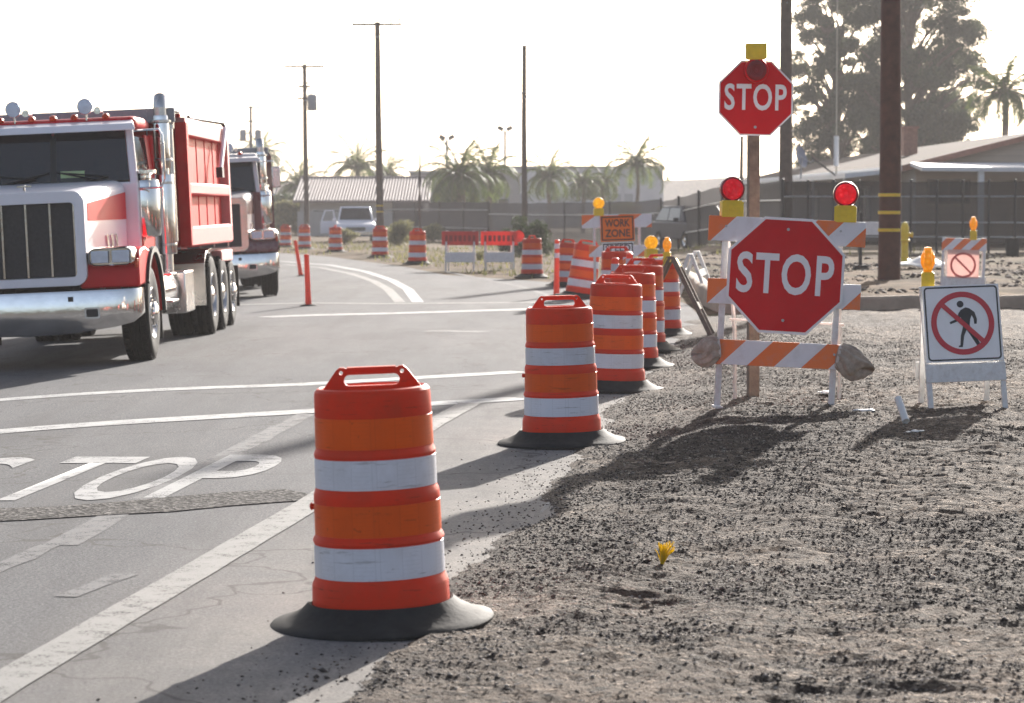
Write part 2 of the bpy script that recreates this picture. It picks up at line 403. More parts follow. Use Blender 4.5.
def fit_text(s, w, h, off=.01, depth=.002, spacing=1.0):
    me = text_mesh(s, 1.0, 1.0, off, 1.0 if depth else 0.0, spacing=spacing)
    xs_ = [v.co.x for v in me.vertices]; ys_ = [v.co.y for v in me.vertices]; zs_ = [v.co.z for v in me.vertices]
    sx = w / (max(xs_) - min(xs_)); sy = h / (max(ys_) - min(ys_)); dz = (depth or 0) / max(1e-6, (max(zs_) - min(zs_)))
    for v in me.vertices: v.co.x *= sx; v.co.y *= sy; v.co.z *= dz
    return me

# ------------------------------------------------------------------ ground materials
def m_gravel():
    m, nt, b, out = newmat('gravel_ground')
    v = coords(nt)
    vo = N(nt, 'ShaderNodeTexVoronoi'); vo.inputs['Scale'].default_value = 38; L(nt, coords(nt, scale=(.6, 1.2, 1)), vo.inputs['Vector'])
    sx = nt.nodes.new('ShaderNodeSeparateColor'); L(nt, vo.outputs['Color'], sx.inputs[0])
    stone = ramp(nt, sx.outputs[0], [(0, (.012, .010, .008)), (.30, (.038, .029, .023)), (.62, (.095, .073, .056)), (.86, (.19, .15, .117)), (1, (.50, .43, .36))]).outputs[0]
    fine = ramp(nt, noise(nt, v, 130, 3, .7), [(.3, (.028, .021, .016)), (.7, (.20, .153, .115))]).outputs[0]
    f1 = ramp(nt, noise(nt, v, 7, 6, .7), [(.42, (0, 0, 0)), (.6, (1, 1, 1))]).outputs[0]
    c = mixc(nt, f1, stone, fine)
    big = noise(nt, coords(nt, scale=(1, .35, 1)), .9, 5, .65)
    dark = ramp(nt, big, [(.36, (.50, .47, .46)), (.52, (.78, .74, .71)), (.68, (1.12, 1.03, .95))]).outputs[0]
    c = mixc(nt, 1.0, c, dark, 'MULTIPLY')
    ta = nt.nodes.new('ShaderNodeAttribute'); ta.attribute_name = 'tar'; tn = mth(nt, 'MULTIPLY', ta.outputs['Fac'], ramp(nt, noise(nt, v, 14, 5, .8), [(.3, (.3, .3, .3)), (.6, (1, 1, 1))]).outputs[0])
    c = mixc(nt, mth(nt, 'MULTIPLY', tn, .85), c, (.036, .028, .024))
    fl = ramp(nt, noise(nt, coords(nt, scale=(14, 60, 14)), 1, 3, .6), [(.66, (0, 0, 0)), (.74, (1, 1, 1))]).outputs[0]
    c = mixc(nt, mth(nt, 'MULTIPLY', fl, .5), c, (.45, .38, .30))
    L(nt, c, b.inputs['Base Color']); b.inputs['Roughness'].default_value = .95; b.inputs['Specular IOR Level'].default_value = .2
    vo2 = N(nt, 'ShaderNodeTexVoronoi'); vo2.inputs['Scale'].default_value = 55; L(nt, v, vo2.inputs['Vector'])
    h = mth(nt, 'ADD', vo2.outputs[0], noise(nt, v, 90, 4, .7)); bump(nt, b, h, .9, .012)
    return m
def m_asphalt():
    m, nt, b, out = newmat('dusty_asphalt')
    v = coords(nt)
    agg = ramp(nt, noise(nt, v, 70, 5, .85), [(.30, (.028, .028, .031)), (.5, (.112, .113, .118)), (.70, (.27, .272, .28))]).outputs[0]
    big = ramp(nt, noise(nt, coords(nt, scale=(1.2, .25, 1)), .8, 6, .6), [(.3, (.74, .74, .76)), (.5, (.95, .95, .95)), (.7, (1.12, 1.1, 1.08))]).outputs[0]
    c = mixc(nt, 1, agg, big, 'MULTIPLY')
    at_ = nt.nodes.new('ShaderNodeAttribute'); at_.attribute_name = 'dust'
    n = noise(nt, v, 2.2, 7, .7); f = mth(nt, 'MULTIPLY', at_.outputs['Fac'], ramp(nt, n, [(.25, (.35, .35, .35)), (.7, (1, 1, 1))]).outputs[0])
    grit = ramp(nt, noise(nt, v, 60, 6, .8), [(.3, (.14, .127, .113)), (.6, (.345, .32, .29))]).outputs[0]
    c = mixc(nt, f, c, grit)
    st = ramp(nt, noise(nt, coords(nt, scale=(1, .12, 1)), 1.7, 5, .7), [(.48, (0, 0, 0)), (.68, (1, 1, 1))]).outputs[0]
    c = mixc(nt, mth(nt, 'MULTIPLY', st, .5), c, (.075, .072, .072))
    # sparse dark chips and cracks
    vo = N(nt, 'ShaderNodeTexVoronoi'); vo.inputs['Scale'].default_value = 9; L(nt, v, vo.inputs['Vector'])
    sp = ramp(nt, vo.outputs[0], [(.035, (1, 1, 1)), (.06, (0, 0, 0))]).outputs[0]
    c = mixc(nt, mth(nt, 'MULTIPLY', sp, .7), c, (.05, .045, .04))
    vc = N(nt, 'ShaderNodeTexVoronoi', feature='DISTANCE_TO_EDGE'); vc.inputs['Scale'].default_value = .33
    wv = nt.nodes.new('ShaderNodeVectorMath'); wv.operation = 'ADD'; nz = nt.nodes.new('ShaderNodeTexNoise'); nz.inputs['Scale'].default_value = 2; L(nt, v, nz.inputs['Vector'])
    L(nt, v, wv.inputs[0]); L(nt, nz.outputs[1], wv.inputs[1]); L(nt, wv.outputs[0], vc.inputs['Vector'])
    cr = ramp(nt, vc.outputs[0], [(.003, (1, 1, 1)), (.008, (0, 0, 0))]).outputs[0]
    c = mixc(nt, mth(nt, 'MULTIPLY', cr, .6), c, (.06, .055, .05))
    L(nt, c, b.inputs['Base Color']); b.inputs['Roughness'].default_value = .95; b.inputs['Specular IOR Level'].default_value = .08
    bump(nt, b, noise(nt, v, 90, 3, .8), .5, .008)
    return m
def m_dirt():
    m, nt, b, out = newmat('dry_dirt')
    v = coords(nt)
    c = ramp(nt, noise(nt, v, 1.1, 8, .7), [(.36, (.030, .021, .015)), (.49, (.095, .064, .040)), (.66, (.20, .138, .088))]).outputs[0]
    g = ramp(nt, noise(nt, coords(nt, scale=(.25, .6, 1)), 1, 6, .7), [(.5, (0, 0, 0)), (.62, (1, 1, 1))]).outputs[0]
    c = mixc(nt, mth(nt, 'MULTIPLY', g, .6), c, (.075, .078, .035))
    L(nt, c, b.inputs['Base Color']); b.inputs['Roughness'].default_value = 1; b.inputs['Specular IOR Level'].default_value = .04
    bump(nt, b, noise(nt, v, 14, 6, .75), .6, .03)
    return m
def m_seam():
    m, nt, b, out = newmat('broken_asphalt')
    v = coords(nt)
    vo = N(nt, 'ShaderNodeTexVoronoi'); vo.inputs['Scale'].default_value = 45; L(nt, v, vo.inputs['Vector'])
    sx = nt.nodes.new('ShaderNodeSeparateColor'); L(nt, vo.outputs['Color'], sx.inputs[0])
    c = ramp(nt, sx.outputs[0], [(0, (.03, .029, .028)), (.6, (.09, .085, .082)), (1, (.21, .20, .19))]).outputs[0]
    L(nt, c, b.inputs['Base Color']); b.inputs['Roughness'].default_value = 1; b.inputs['Specular IOR Level'].default_value = .05; bump(nt, b, vo.outputs[0], .8, .012)
    return m
def m_paint(name, col, keep, sc=5):
    m, nt, b, out = newmat(name)
    v = coords(nt); n = noise(nt, v, sc, 9, .75); n2 = noise(nt, v, 70, 3, .7)
    b.inputs['Base Color'].default_value = c4(col); L(nt, ramp(nt, n2, [(.3, tuple(c * .8 for c in col)), (.7, col)]).outputs[0], b.inputs['Base Color'])
    b.inputs['Roughness'].default_value = .85; b.inputs['Specular IOR Level'].default_value = .1
    s = mth(nt, 'MULTIPLY_ADD', n2, .9); nt.nodes[-1].inputs[2].default_value = -.45
    f = mth(nt, 'ADD', n, s)
    a = ramp(nt, f, [(keep, (1, 1, 1)), (keep + .30, (0, 0, 0))]).outputs[0]
    t = nt.nodes.new('ShaderNodeBsdfTransparent'); mx = nt.nodes.new('ShaderNodeMixShader')
    L(nt, a, mx.inputs[0]); L(nt, t.outputs[0], mx.inputs[1]); L(nt, b.outputs[0], mx.inputs[2]); L(nt, mx.outputs[0], out.inputs[0])
    return m
M['gravel'] = m_gravel(); M['asphalt'] = m_asphalt(); M['dirt'] = m_dirt(); M['seam'] = m_seam()
M['paint'] = m_paint('white_road_paint', (.44, .44, .435), .50)
M['paintl'] = m_paint('worn_lettering_paint', (.37, .37, .368), .50)
M['paintw'] = m_paint('worn_white_road_paint', (.27, .266, .255), .52)
M['paintg'] = m_paint('ghosted_grey_road_paint', (.15, .15, .155), .50)

# ------------------------------------------------------------------ setting
def axis(parts):
    a = [];
    for lo, hi, st in parts: a += list(np.arange(lo, hi, st))
    return np.array(a + [parts[-1][1]], float)
gx = axis([(-700, -60, 40), (-60, -14, 2), (-14, 20, .5), (20, 60, 2), (60, 700, 40)])
gy = axis([(-60, 0, 6), (0, 40, 1), (40, 44, .25), (44, 110, .5), (110, 200, 3), (200, 960, 40)])
GX, GY = np.meshgrid(gx, gy)
e = edge(GY)
Z = gz(GX, GY)
dep = np.where(GX < e - .4, 1.0, 0.0); dep = np.where((GY < 41.3) & (GX > e - .6), 1.0, dep); dep = np.where(GY > 150, 0, dep)
Z = Z - .09 * dep
rough = (fbm(GX * .8, GY * .8, 4, 5) - .5) * .16 + (fbm(GX * 2.3, GY * 2.3, 3, 9) - .5) * .08
Z = Z + rough * (1 - dep) * ss(.3, 2, np.abs(GX - e)) * (GY > 41.8)
tag(gridmesh('ground', GX, GY, Z, [M['dirt']]), kind='structure')

ry = axis([(1, 60, .3), (60, 150, .6)]); ncol = 150
rt = np.linspace(0, 1, ncol) ** .55; ROADX = .7
RY = np.repeat(ry[:, None], ncol, 1); RXL = -45.0
RXr = edge(RY) + .6 * ss(41.2, 40, RY); RX = RXL + (RXr - RXL) * rt[None, :]
RZ = np.where(RX > edge(RY) + .02, gz(np.minimum(RX, edge(RY)), RY), gz(RX, RY)) + .012
road = gridmesh('road', RX, RY, RZ, [M['asphalt']]); tag(road, kind='structure')
a = road.data.attributes.new('dust', 'FLOAT', 'POINT')
dd = (RXr - RX)
dust = np.clip(1.45 - dd / 1.7, 0, 1) * ss(40., 22., RY) + .05 * (RY > 45)
a.data.foreach_set('value', np.clip(dust, 0, 1).astype(np.float32).ravel())

def gravel_h(x, y):
    e = edge(y) + (fbm(x * 1.1 + 50, y * 1.1, 4, 21) - .5) * .55
    dx = x - e
    h = np.clip((dx + .12) * .22, -.05, .035)
    rel = np.clip(dx / .6, 0, 1)
    # tyre ruts running away from the camera + lumps
    warp = (fbm(x * .5, y * .2, 3, 31) - .5) * 1.2
    rut = np.sin((x + warp - (y - 10) * .12) * 2 * PI / .85) * .012 * ss(9, 12, y)
    h = h + rel * rut
    h = h + (fbm(x * 1.6, y * 1.6, 4, 3) - .5) * .05 * (.3 + .7 * rel)
    h = h + (fbm(x * 6, y * 11, 3, 4) - .45) * .024 * (.3 + .7 * rel)
    tm = ss(.46, .56, fbm(x * .7 + 4, y * .45, 3, 71))
    h = h + rel * tm * (np.sin((y * 1.0 + x * .35 + .25 * fbm(x * 2, y * 2, 2, 73)) * 2 * PI / .17) * .0055)
    h = h + (fbm(x * 4, y * 9, 3, 74) - .5) * .026 * rel
    h = h + (fbm(x * 22, y * 34, 2, 6) - .5) * .022 * (.4 + .6 * rel)
    return h
def tar_f(X, Y):
    dxe = X - edge(Y)
    t = np.clip(1.5 - np.abs(dxe - .8) / 1.3, 0, 1) * (.35 + .65 * ss(.40, .55, fbm(X * 1.3, Y * .6, 5, 55))) * ss(11, 15, Y) + .85 * ss(.47, .58, fbm(X * .8 + 9, Y * .9, 6, 60, .62))
    t = t + .7 * np.clip(1 - dxe / .9, 0, 1) * ss(.42, .55, fbm(X * 2.3, Y * 1.7, 4, 66)) * (Y < 15)
    return np.clip(t, 0, 1)
def gravel_z(x, y): return gz(x, y) + gravel_h(x, y)
def mk_gravel(name, x0, x1, y0, y1, sx, sy):
    X, Y = np.meshgrid(np.arange(x0, x1 + sx / 2, sx), np.arange(y0, y1 + sy / 2, sy))
    return X, Y
# one gravel sheet with finer cells where the camera looks closely
yy = axis([(7.5, 22, .03), (22, 32, .05), (32, 41.2, .12)]); xx = axis([(-1.6, 5.2, .022), (5.2, 11, .08), (11, 34, .5)])
X, Y = np.meshgrid(xx, yy)
Zg = gravel_z(X, Y)
go = tag(gridmesh('gravel', X, Y, Zg, [M['gravel']]), kind='structure')
ga = go.data.attributes.new('tar', 'FLOAT', 'POINT'); ga.data.foreach_set('value', tar_f(X, Y).astype(np.float32).ravel())

# loose stones
def stones(name, n, fx, smin, smax, mat, seed, kind='stuff', flat=.6):
    r = np.random.default_rng(seed)
    P = fx(r, n); n = len(P)
    base = np.array([(1, 0, 0), (-1, 0, 0), (0, 1, 0), (0, -1, 0), (0, 0, 1), (0, 0, -1)], float)
    fc = np.array([(0, 2, 4), (2, 1, 4), (1, 3, 4), (3, 0, 4), (2, 0, 5), (1, 2, 5), (3, 1, 5), (0, 3, 5)])
    s = smin * (smax / smin) ** (r.random(n) ** 2.2)
    V = base[None] * s[:, None, None] * (.55 + .7 * r.random((n, 6, 1)))
    V[:, :, 2] *= flat
    a = r.random(n) * 2 * PI; ca, sa = np.cos(a)[:, None], np.sin(a)[:, None]
    x = V[:, :, 0] * ca - V[:, :, 1] * sa; y = V[:, :, 0] * sa + V[:, :, 1] * ca
    tl = (r.random(n) - .5)[:, None]; z = V[:, :, 2] + x * tl
    V = np.stack([x, y, z], -1) + P[:, None, :]
    Fc = (fc[None] + np.arange(n)[:, None, None] * 6).reshape(-1, 3)
    o = npmesh(name, V.reshape(-1, 3), Fc, mat if isinstance(mat, list) else [mat], np.repeat(r.integers(0, len(mat), n), 8) if isinstance(mat, list) else None)
    return tag(o, kind=kind)
SM = [pm('stone_dark', (.042, .033, .028), .9, var=.3), pm('stone_brown', (.115, .088, .07), .9, var=.3), pm('stone_grey', (.19, .165, .145), .9, var=.3), pm('stone_pale', (.42, .37, .32), .9, var=.2)]
def near_pts(r, n):
    y = 8 + 28 * r.random(n) ** 1.25; x = edge(y) - .25 + (y * .21 - edge(y) + .3) * r.random(n)
    keep = fbm(x * 2.2, y * 1.4, 4, 77) + .25 * r.random(n) > .42
    x, y = x[keep], y[keep]; return np.stack([x, y, gravel_z(x, y) + .002], -1)
g1 = stones('gravel_stones', 110000, near_pts, .0025, .015, [SM[1], SM[1], SM[2], SM[2], SM[3], SM[3]], 3, flat=.30)
tag(g1, 'loose grey and brown crushed stones strewn over the gravel lot', 'gravel')
def tar_pts(r, n):
    y = 8.5 + 26 * r.random(n) ** 1.2; x = edge(y) - .05 + (y * .21 - edge(y) + .3) * r.random(n); keep = tar_f(x, y) > .25 + .6 * r.random(n)
    x, y = x[keep], y[keep]; return np.stack([x, y, gravel_z(x, y) + .003], -1)
g4 = stones('gravel_asphalt', 90000, tar_pts, .004, .017, [SM[0], SM[0], SM[0], SM[1], SM[2]], 13, flat=.55); tag(g4, 'darker broken asphalt crumbs lying in patches on the gravel lot', 'gravel')
def yard_pts(r, n):
    y = 42.5 + 28 * r.random(n); x = 3.8 + 14 * r.random(n); keep = fbm(x * .6, y * .4, 4, 91) > .5; x, y = x[keep], y[keep]; return np.stack([x, y, gz(x, y) + .01], -1)
g5 = stones('dirt_clods', 9000, yard_pts, .02, .11, [SM[0], SM[1], SM[1]], 17, flat=.5); tag(g5, 'brown clods and debris strewn on the dirt behind the kerb', 'dirt')
def edge_pts(r, n):
    y = 8 + 26 * r.random(n); x = edge(y) - .02 - np.abs(r.normal(0, .28, n)); z = np.maximum(gz(x, y) + .014, gravel_z(x, y)); return np.stack([x, y, z], -1)
g2 = stones('gravel_crumbs', 2600, edge_pts, .004, .014, SM[:3], 5)
tag(g2, 'small dark crumbs of gravel spilled onto the edge of the road', 'gravel')

# kerb
kp = [(34, 42.4), (20, 42.0), (10, 41.6), (6.5, 41.4), (4.8, 41.1), (4.1, 41.1), (3.7, 41.6), (3.45, 43), (3.4, 47), (3.6, 53), (3.7, 60), (4.0, 66)]
def polyline(pts, step):
    out = []
    for i in range(len(pts) - 1):
        a_, b_ = Vector(pts[i]), Vector(pts[i + 1]); n = max(1, int((b_ - a_).length / step))
        out += [a_.lerp(b_, k / n) for k in range(n)]
    return out + [Vector(pts[-1])]
kl = polyline(kp, .4)
prof = [(-.14, -.25), (-.14, .12), (-.13, .20), (-.05, .235), (.09, .235), (.14, .18), (.16, -.25)]
mb = MB(); vs = []
for i, p in enumerate(kl):
    t = (kl[min(i + 1, len(kl) - 1)] - kl[max(i - 1, 0)]).normalized(); nrm = Vector((-t.y, t.x))
    zb = .12 + random.uniform(-.012, .012)
    for a_, z in prof: q = p + nrm * (a_ + random.uniform(-.01, .01)); vs.append((q.x, q.y, zb + z))
k = len(prof)
mb.add(vs, [(i * k + j, i * k + j + 1, (i + 1) * k + j + 1, (i + 1) * k + j) for i in range(len(kl) - 1) for j in range(k - 1)], M['concrete'])
tag(mb.build('kerb', smooth=50), kind='structure')

# paint
def gline(name, pts, w, mat, lift=.0035, rag=0.0):
    pl = polyline(pts, .3); vs = []
    for i, p in enumerate(pl):
        t = (pl[min(i + 1, len(pl) - 1)] - pl[max(i - 1, 0)]).normalized(); nrm = Vector((-t.y, t.x))
        for s in (-1, 1):
            q = p + nrm * (s * (w / 2 + random.uniform(-rag, rag))); vs.append((q.x, q.y, gzf(q.x, q.y) + .012 + lift))
    m_ = MB(); m_.add(vs, [(2 * i, 2 * i + 1, 2 * i + 3, 2 * i + 2) for i in range(len(pl) - 1)], mat)
    return tag(m_.build(name, smooth=0), kind='structure')
def gp(px, py): a_ = at(px, py); return (a_[0], a_[1])
gline('road_marking', [gp(-60, 406), gp(300, 386), gp(522, 373)], .36, M['paint'])
gline('road_marking', [gp(-60, 439), gp(310, 413), gp(522, 400)], .38, M['paint'], lift=.005)
gline('road_marking', [gp(265, 318), gp(400, 314), gp(560, 309)], .55, M['paint'])
gline('road_marking', [gp(165, 308), gp(380, 304.5), gp(560, 303)], .4, M['paintw'])
gline('road_marking', [gp(-60, 728), gp(0, 690), gp(310, 507), gp(432, 426), gp(470, 405)], .20, M['paintw'], lift=.007, rag=.003)
gline('road_marking', [gp(60, 548), gp(146, 500), gp(307, 416)], .17, M['paintg'], lift=.003, rag=.02)
gline('road_marking', [gp(-20, 580), gp(110, 521)], .12, M['paintg'], rag=.02)
gline('road_marking', [gp(70, 600), gp(125, 577)], .10, M['paintg'], rag=.03)
gline('road_marking', [gp(418, 303), gp(408, 290), gp(392, 281), gp(365, 272), gp(330, 265.5), gp(285, 262), gp(230, 260)], .22, M['paint'])
gline('road_marking', [gp(400, 303), gp(388, 290), gp(374, 282), gp(350, 274), gp(320, 268), (gp(285, 265.0))], .20, M['paintw'])
gline('road_marking', [gp(445, 272), gp(520, 287), gp(560, 300)], .14, M['paintg'])
gline('road_patch', [gp(425, 332), gp(488, 333)], .55, M['paintg'], rag=.06)
gline('road_patch', [gp(-60, 521), gp(80, 514), gp(200, 504), gp(310, 497)], .62, M['seam'], lift=.0062, rag=.06)
gline('road_marking', [gp(541, 515), gp(556, 497)], .03, M['paintw'], lift=.004, rag=.008)
# STOP lettering on the road, seen leaning away
Y0, Y1 = at(100, 503)[1], at(100, 459)[1]; hh = Y1 - Y0
for ch, cxp, wd in (('S', -3.62, .46), ('T', -2.93, .52), ('O', -2.44, .50), ('P', -1.90, .46)):
    me = fit_text(ch, wd, hh, .015, 0)
    bm = bmesh.new(); bm.from_mesh(me)
    for v in bm.verts:
        u, w = v.co.x, v.co.y
        x = cxp + u + .085 * w + .03; y = (Y0 + Y1) / 2 + w - .02 * u
        if ch == 'P': y += .15
        v.co = (x, y, gzf(x, y) + .012 + .0045)
    bmesh.ops.remove_doubles(bm, verts=bm.verts, dist=.0008); 
    bm.to_mesh(me); bm.free(); me.materials.clear(); me.materials.append(M['paintl'])
    o = bpy.data.objects.new('road_marking', me); COL.objects.link(o); tag(o, kind='structure')

# ------------------------------------------------------------------ traffic drums
def arc(cx, cy, r, a0, a1, n): return [(cx + r * math.cos(R(a0 + (a1 - a0) * i / n)), cy + r * math.sin(R(a0 + (a1 - a0) * i / n))) for i in range(n + 1)]
def make_drum():
    root = empty('traffic_drum', (0, 0, 0), cat='traffic drum')
    # body profile, bottom to top
    def wob(a, r, z): return r * (1 + .004 * math.sin(3 * a + z * 5) + .003 * math.sin(2 * a + 1)), z
    prof = [(.285, .03), (.302, .03), (.304, .05), (.300, .165), (.297, .176), (.288, .192), (.2865, .198), (.2845, .203), (.2835, .333), (.2845, .338),
            (.289, .344), (.287, .352), (.279, .366), (.2765, .371), (.2755, .497), (.277, .502), (.276, .528), (.273, .540), (.267, .552), (.2655, .556), (.2645, .676), (.266, .681),
            (.267, .690), (.263, .700), (.2575, .711), (.2565, .715), (.2555, .838), (.2565, .843), (.2555, .915), (.2525, .935), (.243, .946), (.232, .950), (.225, .947), (.220, .935), (.12, .928), (.0, .926)]
    b = MB(); b.lathe(prof, M['drum'], 64, fn=wob); b.build('body', root, smooth=22)
    for z0, z1, r0, r1, mt in ((.204, .332, .2862, .2852, 'band_w'), (.372, .496, .2782, .2772, 'band_o'), (.557, .675, .2672, .2662, 'band_w'), (.716, .837, .2590, .2580, 'band_o')):
        b = MB(); b.lathe([(r0 - .002, z0), (r0, z0 + .001), (r1, z1 - .001), (r1 - .002, z1)], M[mt], 64, fn=wob); b.build('reflective_band', root, smooth=35)
    # carrying handle: trapezoid plate with a slot and two light holes
    outer = [(-.222, 0), (-.212, .018), (-.155, .088), (-.140, .098), (-.122, .098), (-.105, .090), (.105, .090), (.122, .098), (.140, .098), (.155, .088), (.212, .018), (.222, 0)]
    inner = arc(-.100, .046, .022, 90, 270, 6) + arc(.100, .046, .022, -90, 90, 6)
    h1 = arc(-.134, .077, .0085, 0, 330, 11); h2 = arc(.134, .077, .0085, 0, 330, 11)
    me = curve_mesh([outer, inner, h1, h2], .030); b = MB(); b.mesh(me, M['drum'], Matrix.Translation((0, 0, .930)) @ XZ)
    b.box((0, .0, 1.022), (.215, .046, .012), M['drum']); b.build('handle', root, smooth=30)
    # rubber ring around the foot
    def wr(a, r, z):
        q = 1 + .035 * math.sin(2 * a + .6) + .02 * math.sin(5 * a); k = (r - .31) / .18
        return (.31 + (r - .31) * (q + .0) if r > .31 else r), z * (1 + .25 * k * math.sin(3 * a + 1))
    b = MB(); b.lathe([(.292, .01), (.306, .012), (.308, .094), (.320, .098), (.36, .064), (.43, .032), (.485, .020), (.492, .012), (.490, .002), (.30, .002)], M['rubber'], 64, fn=wr)
    b.build('rubber_base', root, smooth=45)
    b = MB(); b.cyl((-.26, .02, .475), (-.288, .02, .478), .012, M['drum'], n=10); b.ell((-.288, .02, .478), (.010, .016, .016), M['drum'], 10, 6); b.build('bolt', root)
    return root
drum = make_drum()
G_D = 'orange and white traffic drums along the road'
def drop(px, py, lift=0): x, y, z = at(px, py); return (x, y, z + lift)
drums = [
    ((382, 627, .006), (.4, -2.2, 2), 'near orange drum at the road edge with its black rubber ring fully visible', 1.0),
    ((562, 446, .01), (.3, -1.3, 8), 'second drum of the row, dented low down, just beyond the foremost drum', 1.0),
    ((614, 392, .01), (0, 1.2, -6), 'third drum of the row, with a short delineator tube rising behind its handle', 1.0),
    ((631, 369, .02), (0, .8, 4), 'fourth drum of the row, squeezed behind the third drum', 1.0),
    ((641, 353, .03), (0, 1.0, 14), 'fifth drum of the row, only a narrow strip showing beside the fourth', 1.0),
    ((660, 336, .0), (0, 0, 20), 'sixth drum of the row, behind the timber A-frame legs', 1.0),
    ((580, 299, .0), (0, 8.5, 6), 'tilted drum leaning over between the orange tube and the work zone sign', 1.0),
    ((617, 316, .0), (0, 0, 0), 'drum standing right below the white speed sign', 1.0),
    ((566, 287, .0), (0, 3, 30), 'half hidden drum behind the tall orange tube', .92),
    ((532, 278, .0), (0, 0, 60), 'drum standing alone on the asphalt in front of the dark round bush', .92),
    ((417.5, 264.5, .0), (0, 0, 40), 'far drum standing beside the two low red-topped barricades', .95),
    ((380, 258, .0), (0, 0, 10), 'far drum at the foot of the tall crossarm pole', .97),
    ((335.5, 252.5, .0), (0, 0, 80), 'far drum in front of the parked white pickup', .97),
    ((304.5, 249.5, .0), (0, 0, 0), 'far drum at the foot of the transformer pole', .97),
    ((285.5, 247.5, .0), (0, 0, 33), 'farthest drum, next to the maroon truck fender', .95),
]
for i, ((px, py, lf), (ax, ay, az), lab, sc) in enumerate(drums):
    x, y, z = at(px, py)
    place(drum, i == 0, (x, y, z + .012 + lf), (R(ax), R(ay), R(az)), lab, (sc * .955, sc * .955, sc * 1.055))['group'] = G_D

# ------------------------------------------------------------------ delineator tubes
def make_tube():
    root = empty('delineator_tube', (0, 0, 0), cat='delineator')
    b = MB(); b.lathe([(.0, .02), (.052, .02), (.050, .06), (.045, .2), (.040, .75), (.039, .88), (.041, .885), (.041, .905), (.028, .915), (0, .918)], M['tube'], 24); b.build('post', root)
    for z0 in (.62, .77):
        b = MB(); b.lathe([(.041, z0), (.0432, z0 + .002), (.0422, z0 + .078), (.040, z0 + .08)], M['band_w'], 24); b.build('reflective_band', root)
    b = MB(); b.lathe([(0, .03), (.06, .03), (.12, .02), (.15, 0.0), (.0, 0)], M['rubber'], 24); b.build('rubber_foot', root)
    return root
tb = make_tube()
tubes = [((556.5, 297), (0, .5, 0), 'tall orange tube with white bands between the second drum and the tilted drum', 1.17),
         ((613.5, 343), (0, 1, 0), 'short tube whose pale top shows just above the third drum handle', 1.17),
         ((628, 331), (0, 1, 0), 'tube top poking up in front of the speed sign', 1.17),
         ((308.5, 306.5), (0, -2, 0), 'upright orange tube standing alone on the asphalt near the trucks', (1.1, 1.1, .97)),
         ((301, 276.5), (0, -9, 0), 'slanting orange tube leaning over beside the maroon truck', (1.1, 1.1, .98))]
for i, ((px, py), (ax, ay, az), lab, sc) in enumerate(tubes):
    x, y, z = at(px, py); o = place(tb, i == 0, (x, y, z + .012), (R(ax), R(ay), R(az)), lab, sc); o['group'] = 'orange delineator tubes'
    if i in (3, 4):
        for ch in o.children:
            if ch.name.startswith('reflective_band'): bpy.data.objects.remove(ch)

# ------------------------------------------------------------------ warning lamps
def make_lamp(lensmat, flip=False):
    root = empty('warning_lamp', (0, 0, 0), cat='warning lamp')
    b = MB(); b.box((0, 0, .065), (.175, .095, .125), M['yel']); b.box((0, 0, .130), (.15, .08, .012), M['yel']); b.box((0, -.049, .07), (.06, .004, .03), M['yel'])
    b.build('battery_case', root, bevel=.008)
    X = Matrix.Translation((0, 0, .226)) @ Matrix.Rotation(R(90), 4, 'X')
    b = MB(); rp = [(0, .055), (.018, .054)]
    for q in range(5): r0 = .018 + q * .013; r1 = r0 + .013; zf = lambda r_: .055 - .030 * (r_ / .083) ** 2.2; rp += [(r0 + .003, zf(r0) - .005), (r1, zf(r1) + .002)]
    rp += [(.089, .012), (.089, -.012)]; rp += [(a_, -c_) for a_, c_ in reversed(rp[:-2])]
    b.lathe(rp, lensmat, 36, X=X); b.build('lens', root, smooth=50)
    b = MB(); b.lathe([(.084, .030), (.098, .026), (.103, 0), (.098, -.026), (.084, -.030)], {'lens_r': M['ringr'], 'lens_rd': M['signr'], 'lens_a': M['lens_a'], 'lens_y': M['lens_y']}[[k for k in ('lens_r', 'lens_rd', 'lens_a', 'lens_y') if M[k] == lensmat][0]], 36, X=X); b.build('lens_ring', root)
    b = MB(); b.cyl((0, 0, .12), (0, 0, .15), .034, lensmat, n=12); b.build('neck', root)
    return root
lampsrc = {k: make_lamp(M[k]) for k in ('lens_r', 'lens_a', 'lens_y', 'lens_rd')}
lampused = {}
def lamp(kind, loc, rot, label, group=None, scale=1):
    f = kind not in lampused; lampused[kind] = 1
    o = place(lampsrc[kind], f, loc, rot, label, scale)
    if group: o['group'] = group
    return o

# ------------------------------------------------------------------ big STOP barricade (type III)
ROLL = R(2.6)
bx, by, bz = at(774, 411); 
barr = empty('stop_barricade', (bx, by, bz + .0), (0, ROLL, R(-3)), 'large white-framed barricade with three striped boards carrying the big stop sign', 'barricade')
def board(parent, z, w, h, mat, y=0, name='striped_board', xo=0, t=.022):
    b = MB(); b.box((0, 0, 0), (w, t, h), mat); return b.build(name, parent, loc=(xo, y, z), bevel=.003)
board(barr, 1.44, 1.25, .20, M['stripe_top'], xo=.03)
board(barr, .94, 1.22, .20, M['stripe_mid'], xo=.03)
board(barr, .455, 1.14, .20, M['stripe_low'], xo=-.02)
for s in (-1, 1):
    b = MB(); b.box((s * .455, .036, .76), (.05, .045, 1.52), M['whiteleg']); b.build('upright', barr, bevel=.004)
    b = MB(); b.tube([(s * .44, .07, 1.42), (s * .43 + .10, .55, .62), (s * .43 + .14, .74, .02)], .018, M['whiteleg'], 6); b.build('brace', barr)
    b = MB(); b.box((s * .455 + .0, .0, .012), (.055, .16, .02), M['whiteleg'], rot=(0, 0, .2)); b.build('foot', barr, bevel=.003)
